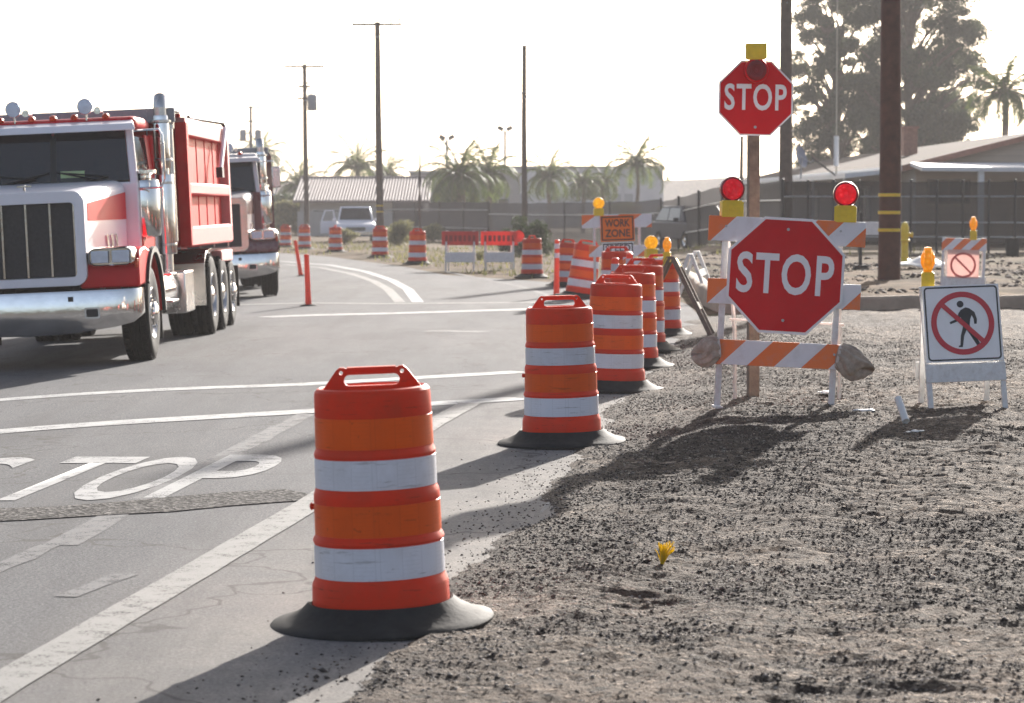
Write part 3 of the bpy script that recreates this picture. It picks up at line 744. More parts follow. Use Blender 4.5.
b = MB(); b.tube([(-.38, .42, .70), (.55, .42, .70)], .012, M['whiteleg'], 6); b.build('cross_brace', barr)
for z_ in (1.44, .455):
    for s in (-1, 1):
        b = MB(); b.cyl((s * .455, -.012, z_ + .02), (s * .455, -.02, z_ + .02), .010, M['galv'], n=8); b.build('bolt', barr)

def octagon(w): r = w / 2 / math.cos(PI / 8); return [(r * math.cos(PI / 8 + k * PI / 4), r * math.sin(PI / 8 + k * PI / 4)) for k in range(8)]
def stop_sign(w, loc, rot, label, parent=None):
    root = empty('stop_sign', loc, rot, label, 'stop sign')
    if parent: root.parent = parent
    b = MB(); b.prism(octagon(w), 0, .004, M['signw']); b.build('sign_panel', root, smooth=0)
    b = MB(); b.prism(octagon(w * .955), -.0022, -.0002, M['signr']); b.build('red_face', root, smooth=0)
    # hand-proportioned letters
    me = fit_text('STOP', w * .835, w * .355, .020, .002, 1.12); b = MB(); b.mesh(me, M['signw'], Matrix.Translation((-.004 * w, -.0036, .015 * w)) @ XZ); b.build('lettering', root, smooth=0)
    for z in (.40 * w, -.385 * w):
        b = MB(); b.cyl((.0, 0, z), (.0, -.008, z), .012, M['galv'], n=10); b.build('bolt', root)
    return root
# sign hangs on the boards, a thing of its own
Xb = Matrix.Translation(barr.location) @ Euler(barr.rotation_euler).to_matrix().to_4x4()
p = Xb @ Vector((.035, -.030, 1.085))
stop_sign(.925, p, (0, R(3.2), R(-3)), 'big red octagonal stop sign with a white border, fixed across the striped barricade boards')
for s, lab, xx_ in ((-1, 'backlit red warning lamp on yellow case, on the barricade top beside the wooden post', -.415), (1, 'backlit red warning lamp on yellow case, on the barricade top nearer the brown utility pole', .49)):
    p = Xb @ Vector((xx_, .03, 1.53)); lamp('lens_r', p, (0, R(1), R(-8 * s)), lab, 'red lamps on the big barricade')
# sandbags hooked over the lowest board ends
def sandbag(loc, dims, rot, label, seed):
    """gathered sack pulled over a board end; local +X points outward"""
    b = MB(); n, k = 96, 44; sg_ = np.linspace(0, 1, k + 1)[:, None]; an = (np.arange(n) * 2 * PI / n)[None, :]
    rad = (.60 + .46 * np.sin(PI * sg_ ** .85)) * np.sqrt(np.clip(1.0 - sg_ ** 7, 0, 1)) * np.sqrt(np.clip(sg_ * 30, 0, 1))
    tri = np.abs(((an * 4.5 / PI + .45 * np.sin(5 * sg_ + seed) + .3 * np.sin(2 * an + seed)) % 1.0) - .5) * 2
    fold = 1 + (.26 * (1 - sg_) ** .7 + .09) * (tri - .5)
    lump = (fbm(sg_ * 3 + seed, np.sin(an) * 1.3 + np.cos(an), 3, seed) - .5) * .5 * sg_
    q = rad * (fold + lump)
    X_ = dims[0] * 2 * (sg_ + 0 * an) * (1 + .22 * np.cos(an * 2 + seed) * sg_) - dims[0]
    Y_ = dims[1] * np.cos(an) * q; Z_ = dims[2] * np.sin(an) * q
    Z_ = np.where(Z_ < 0, Z_ * (1 + .35 * sg_), Z_ * (1 - .15 * sg_)) - .35 * dims[2] * sg_ ** 1.5
    vs = np.stack([X_, Y_, Z_], -1).reshape(-1, 3).tolist()
    fs = [(j * n + i, (j + 1) * n + i, (j + 1) * n + (i + 1) % n, j * n + (i + 1) % n) for j in range(k) for i in range(n)]
    fs += [tuple(range(n)), tuple(range(k * n + n - 1, k * n - 1, -1))]
    b.add(vs, fs, M['sandbag'])
    o = b.build('sandbag', loc=loc, rot=rot, smooth=60); o.data.set_sharp_from_angle(angle=3.1); tag(o, label, 'sandbag', 'sandbags weighing down the big barricade')
    m2 = MB(); m2.lathe([(.045, -.012), (.055, -.006), (.055, .006), (.045, .012)], pm('bag_tie_cord', (.55, .52, .48), .8), 24, X=Matrix.Translation((-dims[0] * .86, 0, 0)) @ Matrix.Scale(dims[1] * 14, 4, (0, 1, 0)) @ Matrix.Scale(dims[2] * 15, 4, (0, 0, 1)) @ Matrix.Rotation(R(90), 4, 'Y')); m2.build('tie_cord', o)
    return o
sandbag(Xb @ Vector((-.55, -.015, .475)), (.10, .055, .098), (0, .1, PI), 'grey sandbag slumped over the end of the lowest board near the wooden post', 3)
sandbag(Xb @ Vector((.60, -.015, .445)), (.135, .058, .112), (0, .22, 0), 'larger brown-grey sandbag fanning out from the lowest board end nearer the crossed-out walking sign', 8)

# ------------------------------------------------------------------ stop sign on the timber post
sx, sy, sz = at(753, 401)
sc_ = (F / sy)
def zat(py, y): # height seen at row py at distance y (near level)
    d = ray(512, py); return CAMH + d.z / d.y * y
b = MB(); b.box((0, 0, 1.43), (.092, .092, 2.96), M['wood']); post = b.build('sign_post', loc=(sx, sy, sz - .05), rot=(0, R(-.2), R(8)), bevel=.006)
tag(post, 'square weathered timber post holding up the tall stop sign', 'post')
zc = zat(98.5, sy)
stop_sign(.625, (xat(754.3, sy), sy - .055, zc), (0, R(1.0), R(2)), 'smaller stop sign high on the timber post under a yellow lamp')
l = lamp('lens_rd', (xat(753.5, sy), sy - .115, zat(44, sy)), (0, PI + R(1), PI), 'unlit dark red lamp hanging upside down in front of the high stop sign')

# ------------------------------------------------------------------ folding A-frame barricades
def aframe(name, loc, rot, label, W=.64, H=1.02, spread=.42, top=None, low=None, legm='whiteleg', lowh=.16, cat='barricade', lowz=.33, toph=.2, ld=.012, lw=.022):
    root = empty(name, loc, rot, label, cat)
    ang = math.atan(spread / 2 / H)
    for side, sg in (('front', -1), ('rear', 1)):
        for s in (-1, 1):
            b = MB(); x = s * (W / 2 - .025) * (1 if sg < 0 else .90)
            b.hexa([(x - lw, sg * spread / 2 - ld, 0), (x + lw, sg * spread / 2 - ld, 0), (x + lw, sg * spread / 2 + ld, 0), (x - lw, sg * spread / 2 + ld, 0),
                    (x - lw, sg * .02 - ld, H), (x + lw, sg * .02 - ld, H), (x + lw, sg * .02 + ld, H), (x - lw, sg * .02 + ld, H)], M[legm])
            b.build('leg', root, bevel=.003)
        for nm, z, h, mt in (('top_board', H - toph / 2 - .01, toph, top), ('low_board', lowz, lowh, low)):
            if mt is None: continue
            yy_ = sg * (.02 + (H - z) / H * (spread / 2 - .02) + .016)
            b = MB(); b.box((0, 0, 0), (W, .012, h), mt); o = b.build(nm, root, loc=(0, yy_, z), rot=(sg * ang, 0, 0), bevel=.002)
    return root
def ped_face(root, w, z, y, ang, ringm, bm_, fm, seed=0):
    b = MB(); b.box((0, 0, 0), (w, .006, w), fm); pnl = b.build('sign_panel', root, loc=(0, y, z), rot=(ang, 0, 0))
    # black border line
    def rr(w_, r): return arc(w_ / 2 - r, w_ / 2 - r, r, 0, 90, 4) + arc(-w_ / 2 + r, w_ / 2 - r, r, 90, 180, 4) + arc(-w_ / 2 + r, -w_ / 2 + r, r, 180, 270, 4) + arc(w_ / 2 - r, -w_ / 2 + r, r, 270, 360, 4)
    if bm_ is not None:
        b = MB(); b.mesh(curve_mesh([rr(w * .965, w * .05), rr(w * .925, w * .035)], .0015), bm_, Matrix.Translation((0, -.0045, 0)) @ XZ); b.build('border', pnl, smooth=0)
    k = w / .61
    if bm_ is not None:
        b = MB()
        # walking figure, drawn as flat shapes one proud of the other (head, trunk with arms, legs)
        fig = [[(-.010, .105), (.030, .125), (.058, .118), (.100, .085), (.116, .030), (.112, -.008), (.092, -.008), (.090, .030), (.076, .062), (.062, .030), (.055, -.020), (.078, -.070), (.128, -.165), (.152, -.172), (.150, -.190), (.108, -.190),
                (.052, -.092), (.028, -.055), (.005, -.100), (-.012, -.190), (-.045, -.190), (-.042, -.178), (-.030, -.176), (-.022, -.100), (.000, -.030), (-.002, .020), (-.014, .050), (-.026, .020), (-.098, -.005), (-.104, .012), (-.044, .036), (-.028, .080)]]
        b.mesh(curve_mesh([[(x * k, z_ * k) for x, z_ in q] for q in fig], .0015), bm_, Matrix.Translation((0, -.0045, 0)) @ XZ)
        b.mesh(curve_mesh([[(x * k, z_ * k) for x, z_ in arc(-.010, .152, .027, 0, 345, 23)]], .0015), bm_, Matrix.Translation((0, -.0045, 0)) @ XZ)
        b.build('walking_figure', pnl, smooth=0)
    b = MB(); ring = [arc(0, 0, .252 * k, 0, 355, 71), arc(0, 0, .208 * k, 0, 355, 71)]
    b.mesh(curve_mesh(ring, .0015), ringm, Matrix.Translation((0, -.0066, 0)) @ XZ)
    b.box((0, -.0086, 0), (.45 * k, .0015, .038 * k), ringm, rot=(0, R(44), 0)); b.build('prohibition_ring', pnl, smooth=0)
    return pnl
nx, ny, nz = at(961, 409)
nb = aframe('folding_barricade', (nx, ny, nz), (0, R(-2), R(4)), 'white folding A-frame carrying the crisp no-pedestrians sign', W=.65, H=1.0, spread=.5, low=M['whiteleg'], lowz=.31, lowh=.15)
ang = math.atan(.25 / 1.0)
ped = empty('no_pedestrians_sign', (nx, ny, nz), (0, R(-2), R(4)), 'square white sign with a black walking figure crossed out by a red ring', 'sign')
ped_face(ped, .62, .70, -.128, -ang * .8, pm('ring_red', (.52, .015, .03), .4, var=.06), M['black'], M['signw'])
lamp('lens_a', (xat(928.5, ny), ny + .04, nz + .965), (0, 0, R(83)), 'amber lamp seen edge-on atop the no-pedestrians A-frame', 'amber lamps on folding barricades', 1.05)
# back one, further off, pale
fx, fy, fz = at(963, 295)
aframe('folding_barricade', (fx, fy, fz), (0, R(1), R(-14)), 'distant folding barricade with an orange and white top board and a pale backlit sign', W=.70, H=.92, spread=.42, top=M['stripe_small'], low=M['whiteleg'], lowz=.20, lowh=.2, toph=.2)
ps = empty('backlit_sign', (fx, fy, fz), (0, R(1), R(-14)), 'pale no-pedestrians sign with the sun shining through, on the distant barricade', 'sign')
ped_face(ps, .50, .48, -.14, -.15, M['pinkring'], None, M['pinksign'])
lamp('lens_a', (xat(973, fy), fy, fz + .88), (0, 0, R(80)), 'amber lamp on the distant barricade with the backlit sign', 'amber lamps on folding barricades', 1.15)
# timber-legged ones seen from their ends beside the drums
tx, ty, tz = at(671, 339)
aframe('timber_barricade', (tx, ty - .2, tz), (0, R(2), R(82)), 'brown timber A-frame barricade seen from its end beside the sixth drum', W=.62, H=1.08, spread=1.10, top=M['yelp'], low=M['wood'], legm='wood', lowz=.45, lowh=.10, toph=.12, ld=.034, lw=.03)
lamp('lens_a', (xat(666.5, ty), ty - .1, zat(262, ty)), (0, 0, R(84)), 'amber lamp seen edge-on above the brown timber A-frame', 'amber lamps on folding barricades', 1.0)
tx, ty, tz = at(694, 303)
aframe('timber_barricade', (tx, ty, tz), (0, R(-4), R(74)), 'pale grey A-frame barricade standing behind, near the kerb end', W=.62, H=.90, spread=.72, low=M['whiteleg'], legm='whiteleg', lowz=.55, lowh=.12, ld=.03, lw=.03)
tx, ty, tz = at(644, 324)
aframe('folding_barricade', (tx, ty, tz), (0, 0, R(-6)), 'folding barricade mostly hidden behind the drums, below the round yellow lamp', W=.62, H=.98, spread=.45, top=M['stripe_small'], low=M['whiteleg'])
lamp('lens_y', (xat(651, ty), ty, zat(258, ty)), (0, 0, R(20)), 'round yellow lamp low beside the work zone sign', None, 1.0)
# WORK ZONE barricade
wx, wy, wz = at(618, 303)
wb = empty('work_zone_barricade', (wx, wy, wz), (0, R(-1), 0), 'striped barricade behind the drums that holds the orange work zone sign', 'barricade')
board(wb, zat(221, wy) - wz, 1.24, .235, stripes('board_stripes_work_zone', period=.80, off=.12, slope=1.4), xo=.0)
board(wb, zat(251, wy) - wz, 1.1, .20, stripes('board_stripes_work_zone_low', period=.6, off=.18, slope=1.2), xo=.05, y=0)
for s in (-1, 1):
    b = MB(); b.box((s * .40, .03, .72), (.045, .04, 1.44), M['whiteleg']); b.build('upright', wb, bevel=.003)
    b = MB(); b.box((s * .40, .03, .02), (.05, .9, .04), M['whiteleg']); b.build('foot', wb, bevel=.003)
sg = empty('work_zone_sign', (xat(617.3, wy), wy - .03, zat(228.3, wy)), (0, R(-2), 0), 'orange sign reading work zone in black capitals', 'sign')
def plate(root, w, h, face, border, y=0, z=0, nm='sign_panel'):
    b = MB(); b.box((0, y, z), (w, .004, h), face); o = b.build(nm, root)
    o2 = [(-w * .475, -h * .46), (w * .475, -h * .46), (w * .475, h * .46), (-w * .475, h * .46)]; i2 = [(a_ * (1 - .022 / (w * .475)), c_ * (1 - .022 / (h * .46))) for a_, c_ in o2]
    b = MB(); b.mesh(curve_mesh([o2, i2], .0015), border, Matrix.Translation((0, y - .0035, z)) @ XZ); b.build('border', o, smooth=0); return o
plate(sg, .60, .46, M['signo'], M['black'])
for t, z_ in (('WORK', .095), ('ZONE', -.085)):
    b = MB(); b.mesh(fit_text(t, .44, .135, .02), M['black'], Matrix.Translation((0, -.0035, z_)) @ XZ); b.build('lettering', sg, smooth=0)
s2 = empty('speed_sign', (xat(618, wy), wy - .03, zat(252.5, wy)), (0, R(-2), 0), 'white speed sign partly hidden below the orange sign', 'sign')
plate(s2, .56, .36, M['signw'], M['black'])
b = MB(); b.mesh(fit_text('SPEED', .44, .12, .015), M['black'], Matrix.Translation((0, -.0035, .08)) @ XZ); b.build('lettering', s2, smooth=0)
lamp('lens_y', (xat(598.5, wy), wy + .02, zat(216, wy)), (0, 0, R(5)), 'round yellow lamp above the work zone barricade board', None, 1.0)

# two low barricades at the far road edge
for i, (px, lab) in enumerate(((460.5, 'low barricade with a dull red backlit top board, standing nearer the palm trunks'), (499, 'low barricade with a brighter red backlit top board, standing nearer the dark bush'))):
    x, y, z = at(px, 271)
    o = aframe('low_barricade', (x, y, z), (0, 0, R(-5 + 9 * i)), lab, W=.78, H=1.04, spread=.4, low=M['whiteleg'], lowz=.36, lowh=.26, top=None)
    b = MB(); b.box((0, 0, 0), (.96, .02, .36), M['redfab'] if i else pm('dull_backlit_red', (.45, .06, .05), .55, var=.2, trans=.3))  # red of light passing through the board, put into its colour
    q = b.build('top_board', o, loc=(0, -.07, .85), bevel=.003)
    b = MB()
    for k_ in range(7): b.box((-.36 + k_ * .12, -.0125, .0), (.06 + .02 * (k_ % 2), .003, .15), pm('dim_mark_red', (.22, .02, .02), .6))  # dim blocks imitate lettering seen through the backlit board
    b.build('dim_marks', q, smooth=0)
    if i:
        b = MB(); b.cyl((0, -.02, 0), (0, -.05, 0), .15, M['redfab'], n=24); b.build('round_reflector', o, loc=(.50, -.07, .90))

# ------------------------------------------------------------------ dump trucks (front faces -Y, origin on the ground under the bumper face)
def rrect(w, h, r, n=5, cx=0, cz=0):
    return [(cx + a_, cz + c_) for a_, c_ in arc(w / 2 - r, h / 2 - r, r, 0, 90, n) + arc(-w / 2 + r, h / 2 - r, r, 90, 180, n) + arc(-w / 2 + r, -h / 2 + r, r, 180, 270, n) + arc(w / 2 - r, -h / 2 + r, r, 270, 360, n)]
def loft(mb, secs, mat, cap=True):
    n = len(secs[0]); vs = [v for s_ in secs for v in s_]; fs = []
    for j in range(len(secs) - 1):
        for i in range(n): fs.append((j * n + i, j * n + (i + 1) % n, (j + 1) * n + (i + 1) % n, (j + 1) * n + i))
    if cap: fs += [tuple(range(n)), tuple(range((len(secs) - 1) * n, len(secs) * n))]
    mb.add(vs, fs, mat)
def wheel(parent, x, y, r=.53, w=.29, dual=False, side=1):
    # side: +1 outer face towards +X
    hub = empty('wheel', (x, y, r)); hub.parent = parent
    X = Matrix.Rotation(R(90) * side, 4, 'Y')
    def ty(off, nm='tyre'):
        b = MB(); p = [(.29, -w / 2 + .01), (.33, -w / 2), (r - .09, -w / 2 - .012), (r - .03, -w / 2 + .004), (r - .006, -w / 2 + .03)]
        for g in (-.085, -.03, .03, .085): p += [(r, g - .022), (r, g + .018), (r - .014, g + .022), (r - .014, g + .026)]
        p += [(r - .006, w / 2 - .03), (r - .03, w / 2 - .004), (r - .09, w / 2 + .012), (.33, w / 2), (.29, w / 2 - .01)]
        b.lathe([(a_, z_ + off) for a_, z_ in p], M['tyre'], 44, X=X)
        # tread lugs
        for i in range(44):
            a_ = 2 * PI * i / 44
            for sg_ in (-1, 1):
                Xl = X @ Matrix.Rotation(a_, 4, 'Z') @ Matrix.Translation((r + .002, 0, off + sg_ * (w / 2 - .045))); b.box((0, 0, 0), (.016, .034, .055), M['tyre']); 
                for q in range(8): b.v[-8 + q] = tuple(Xl @ Vector(b.v[-8 + q]))
        b.build(nm, hub, smooth=35)
    ty(0)
    if dual: ty(-w - .04)
    b = MB(); dish = [(.30, w / 2 - .02), (.285, w / 2 + .004), (.27, w / 2 - .02), (.255, w / 2 - (.11 if dual else .03)), (.18, w / 2 - (.13 if dual else .02)), (.13, w / 2 - (.05 if dual else -.0))]
    hubp = [(.13, w / 2 + (-.05 if dual else .01)), (.12, w / 2 + (-.02 if dual else .03)), (.085, w / 2 + (.0 if dual else .05)), (.05, w / 2 + (.01 if dual else .06)), (0, w / 2 + (.015 if dual else .065))]
    b.lathe([(.24, -w / 2 + .02), (.30, -w / 2 + .03)] + dish, M['chromed'], 36, X=X); b.build('rim', hub, smooth=30)
    b = MB(); b.lathe(hubp, M['chrome'], 24, X=X)
    for i in range(10):
        a_ = 2 * PI * i / 10; c_ = (.165 * math.cos(a_), .165 * math.sin(a_), w / 2 - (.13 if dual else .02)); p0 = X @ Vector(c_); p1 = X @ Vector((c_[0], c_[1], c_[2] + .045)); b.cyl(p0, p1, .016, M['chrome'], n=6)
    b.build('hub', hub, smooth=30)
    return hub
def make_truck(loc, rot, label, P):
    T = empty('dump_truck', loc, rot, label, 'dump truck', 'dump trucks on the road')
    W2 = 1.22
    # bumper: wide, tapered lower edge, wrapping round the corners
    b = MB(); secs = []
    for x, yo, zl in ((-W2, .34, .57), (-W2 + .02, .20, .54), (-W2 + .09, .10, .48), (-.95, .035, .44), (-.5, .0, .385), (0, -.015, .37), (.5, .0, .385), (.95, .035, .44), (W2 - .09, .10, .48), (W2 - .02, .20, .54), (W2, .34, .57)):
        zt = .845
        secs.append([(x, yo, zl), (x, yo - .012, zl + .03), (x, yo - .02, (zl + zt) / 2), (x, yo - .012, zt - .03), (x, yo, zt), (x, yo + .05, zt), (x, yo + .05, zl)])
    loft(b, secs, M['chrome']); b.build('bumper', T, smooth=50)
    for sx_ in (-1, 1):
        b = MB(); b.mesh(curve_mesh([rrect(.17, .12, .02), rrect(.13, .085, .015)], .02), M['chromed'], Matrix.Translation((sx_ * .70, -.02, .60)) @ XZ); q = b.build('fog_lamp', T)
        b = MB(); b.box((sx_ * .70, -.014, .60), (.14, .02, .09), M['dark']); b.build('lens', q)
        b = MB(); b.box((sx_ * .47, -.025, .76), (.055, .02, .05), M['dark']); b.build('tow_slot', T)
    # grille shell and grille
    gz0, gz1, gw = .90, 1.93, 1.30
    b = MB(); b.mesh(curve_mesh([rrect(gw, gz1 - gz0, .13, 6), rrect(gw - .22, gz1 - gz0 - .22, .05, 5, 0, -.015)], .16), M['chrome' if P['chromegrille'] else 'twhite'], Matrix.Translation((0, .16, (gz0 + gz1) / 2)) @ XZ); b.build('grille_shell', T, bevel=.012)
    b = MB(); b.box((0, .17, (gz0 + gz1) / 2), (gw - .2, .02, gz1 - gz0 - .2), M['grille'])
    for i in range(46): b.box((0, .155, gz0 + .12 + i * .0175), (gw - .22, .006, .006), M['grille'])
    g = b.build('grille', T)
    b = MB()
    for i in range(5): b.box((-.53 + i * .265, .135, (gz0 + gz1) / 2), (.022, .03, gz1 - gz0 - .21), M['chrome'])
    b.build('bar', g)
    b = MB(); b.tube([(0, .14, gz1), (0, .12, gz1 + .06), (0, .2, gz1 + .075)], .012, M['chrome']); b.box((0, .14, gz1 + .07), (.16, .02, .018), M['chrome']); b.build('hood_ornament', T)
    # hood: tall white nose widening to the cab
    def hs(y, w, zt, zb, r=.13): return [(x, y, z) for x, z in rrect(w, zt - zb, r, 6, 0, (zt + zb) / 2)]
    b = MB(); loft(b, [hs(.20, 1.26, 1.92, .95), hs(.6, 1.34, 1.96, .95), hs(1.3, 1.50, 2.01, .95), hs(2.02, 1.66, 2.05, .95)], P['hood']); hd = b.build('hood', T, smooth=45)
    # coloured band along the upper hood side
    for s in (-1, 1):
        b = MB(); b.hexa([(s * .648, .34, 1.60), (s * .838, 2.0, 1.60), (s * .80, 2.0, 1.60), (s * .62, .34, 1.60), (s * .648, .34, 1.79), (s * .838, 2.0, 1.91), (s * .80, 2.0, 1.91), (s * .62, .34, 1.79)], P['main']); b.build('stripe', hd)
        for k in range(3):
            b = MB(); b.box((s * (.735 + .02 * k), 1.12 + k * .20, 1.30), (.03, .05, .28), M['chrome'], rot=(.25, 0, -s * .14)); b.build('vent', hd)
    # fenders
    for s in (-1, 1):
        b = MB(); yc, zc_, ro = 1.28, .53, .74; x0, x1 = s * .56, s * 1.215
        outer = [(.14, .86), (.14, 1.08), (.20, 1.20), (.40, 1.27), (.72, 1.29)] + [(yc + ro * math.cos(R(t)), zc_ + ro * math.sin(R(t))) for t in range(105, -1, -15)]
        inner = [(yc + (ro - .05) * math.cos(R(t)), zc_ + (ro - .05) * math.sin(R(t))) for t in range(0, 151, 10)] + [(.60, .88)]
        b.prism(outer + inner, x0, x1, P['main'], 'YZ'); fd = b.build('fender', T, bevel=.022, smooth=50)
        b = MB(); ol = [(yc + (ro + .012) * math.cos(R(t)), zc_ + (ro + .012) * math.sin(R(t))) for t in range(0, 151, 10)]; il = [(yc + (ro - .052) * math.cos(R(t)), zc_ + (ro - .052) * math.sin(R(t))) for t in range(150, -1, -10)]
        b.prism(ol + il, s * 1.205, s * 1.25, M['dark'], 'YZ'); b.build('fender_lip', fd)
        # headlamp pod
        b = MB(); loft(b, [[(s * .92 + x, y_, 1.20 + z) for x, z in rrect(w_, h_, .07, 5)] for y_, w_, h_ in ((.05, .46, .17), (.02, .47, .19), (.08, .52, .215), (.30, .52, .22), (.55, .40, .16))], M['chrome']); hl = b.build('headlight', T, smooth=50)
        for dx in (-.115, .115):
            b = MB(); b.box((s * .92 + dx, .012, 1.20), (.19, .02, .13), M['lens_w']); b.build('lens', hl, bevel=.01)
        b = MB(); b.box((s * 1.185, .16, 1.12), (.04, .10, .10), M['lens_o']); b.build('turn_signal', T, bevel=.008)
    # frame, axles, tanks
    b = MB()
    for s in (-1, 1): b.box((s * .43, 5.3, .80), (.09, 9.3, .26), M['dark'])
    for y_ in (1.28, 7.30, 8.62, 9.95): b.cyl((-1.0, y_, .53), (1.0, y_, .53), .075, M['dark'])
    for y_ in (2.6, 4.0, 5.6, 6.6): b.box((0, y_, .80), (.9, .12, .2), M['dark'])
    b.box((0, 2.2, .72), (.8, 1.6, .5), M['dark']); b.build('chassis', T, bevel=.01)
    for s in (-1, 1):
        b = MB(); b.cyl((s * .84, 2.75, .70), (s * .84, 4.1, .70), .30, M['chrome'], n=32); tk = b.build('fuel_tank', T, smooth=50, bevel=.015)
        b = MB(); b.box((s * 1.10, 3.1, .60), (.26, .55, .03), M['chromed']); b.build('step', T, bevel=.006); b = MB(); b.box((s * 1.10, 3.1, .92), (.24, .50, .03), M['chromed']); b.build('step', T, bevel=.006)
        b = MB(); b.box((s * .98, 4.8, .66), (.44, .9, .52), M['chromed']); b.build('battery_box', T, bevel=.02)
        b = MB(); b.box((s * .95, 2.12, .45), (.46, .02, .5), M['rubber']); b.build('mud_flap', T)
    # wheels
    for s in (-1, 1):
        wheel(T, s * 1.045, 1.28, w=.30, side=s)
        for y_ in (7.30, 8.62): wheel(T, s * 1.085, y_, w=.27, dual=True, side=s)
        wheel(T, s * 1.06, 9.95, w=.28, r=.49, side=s)
        b = MB(); yc = 7.3
        b.prism([(6.35, .42), (6.35, .98), (6.62, 1.12), (7.2, 1.16), (7.2, 1.14), (6.64, 1.09), (6.38, .96), (6.38, .42)], s * .72, s * 1.22, M['chromed'], 'YZ'); b.build('wheel_guard', T, bevel=.004)
    # cab
    yA, yB, wc = 2.02, 3.62, .98
    b = MB()
    b.box((0, 2.85, 1.42), (2 * wc, 1.56, 1.22), P['hood'] if P['whitecab'] else P['main'])            # lower body up to the window line
    b.box((0, 3.60, 2.30), (2 * wc, .06, .60), P['main'])
    b.hexa([(-wc, 2.07, 2.0), (-wc + .09, 2.07, 2.0), (-wc + .09, 2.15, 2.0), (-wc, 2.15, 2.0), (-wc + .05, 2.20, 2.66), (-wc + .14, 2.20, 2.66), (-wc + .14, 2.28, 2.66), (-wc + .05, 2.28, 2.66)], P['pillar'])
    b.hexa([(wc - .09, 2.07, 2.0), (wc, 2.07, 2.0), (wc, 2.15, 2.0), (wc - .09, 2.15, 2.0), (wc - .14, 2.20, 2.66), (wc - .05, 2.20, 2.66), (wc - .05, 2.28, 2.66), (wc - .14, 2.28, 2.66)], P['pillar'])
    for s in (-1, 1): b.hexa([(s * wc, 3.25, 2.0), (s * (wc - .05), 3.25, 2.0), (s * (wc - .05), 3.62, 2.0), (s * wc, 3.62, 2.0), (s * (wc - .05), 3.25, 2.6), (s * (wc - .10), 3.25, 2.6), (s * (wc - .10), 3.62, 2.6), (s * (wc - .05), 3.62, 2.6)], P['main'])
    cab = b.build('cab', T, bevel=.02)
    b = MB(); loft(b, [[(x, y_, 2.72 + z) for x, z in rrect(2 * w_, h_, h_ * .42, 4)] for y_, w_, h_ in ((2.20, .90, .08), (2.24, .95, .13), (2.5, .96, .16), (3.3, .96, .16), (3.60, .94, .12))], P['roof']); rf = b.build('roof', T, smooth=50)
    b = MB(); b.hexa([(-1.0, 1.95, 2.62), (1.0, 1.95, 2.62), (.95, 2.22, 2.67), (-.95, 2.22, 2.67), (-.98, 1.97, 2.70), (.98, 1.97, 2.70), (.93, 2.22, 2.75), (-.93, 2.22, 2.75)], P['visor']); b.build('sun_visor', T, bevel=.012)
    for s in (-1, 1):
        b = MB(); b.hexa([(s * .015, 2.085, 2.05), (s * .885, 2.085, 2.05), (s * .885, 2.095, 2.05), (s * .015, 2.095, 2.05), (s * .015, 2.20, 2.655), (s * .835, 2.20, 2.655), (s * .835, 2.21, 2.655), (s * .015, 2.21, 2.655)], M['glass']); b.build('windshield', T, smooth=0)
        b = MB(); b.hexa([(s * (wc - .005), 2.20, 2.06), (s * (wc - .005), 3.24, 2.06), (s * (wc - .012), 3.24, 2.06), (s * (wc - .012), 2.20, 2.06), (s * (wc - .055), 2.32, 2.56), (s * (wc - .055), 3.24, 2.56), (s * (wc - .062), 3.24, 2.56), (s * (wc - .062), 2.32, 2.56)], M['glass']); b.build('side_window', T, smooth=0)
        b = MB(); b.box((s * (wc + .008), 2.72, 1.45), (.02, 1.08, 1.12), P['main']); dr = b.build('door', T, bevel=.01)
        b = MB(); b.box((s * (wc + .03), 3.12, 1.78), (.03, .16, .035), M['chrome']); b.build('handle', dr, bevel=.006)
        b = MB(); b.tube([(s * .42 - .02, 2.05, 2.06), (s * .42 + .22 * 1, 2.075, 2.10), (s * .42 + .48 * -1 + .1, 2.10, 2.17)], .010, M['dark'], 6); b.build('wiper', T)
        b = MB(); b.tube([(s * .60, 2.03, 2.05), (s * .05 + s * .0, 2.085, 2.17)], .011, M['dark'], 6); b.build('wiper', T)
        b = MB(); b.box((s * .45, 3.15, 1.75), (.52, .16, .85), M['seatf']); b.box((s * .45, 3.13, 2.25), (.26, .12, .2), M['seatf']); b.build('seat', T, bevel=.05)
    b = MB(); b.hexa([(-.035, 2.075, 2.03), (.035, 2.075, 2.03), (.035, 2.10, 2.03), (-.035, 2.10, 2.03), (-.035, 2.19, 2.60), (.035, 2.19, 2.60), (.035, 2.215, 2.60), (-.035, 2.215, 2.60)], M['dark']); b.build('windshield_post', T)
    b = MB(); b.tube([(.45 + .22 * math.cos(R(t)), 2.60 + .05 * math.sin(R(t)), 2.02 + .20 * math.sin(R(t))) for t in range(0, 361, 20)], .014, M['dark'], 6); b.box((0, 2.42, 1.98), (1.8, .3, .14), M['dark']); b.build('dashboard', T)
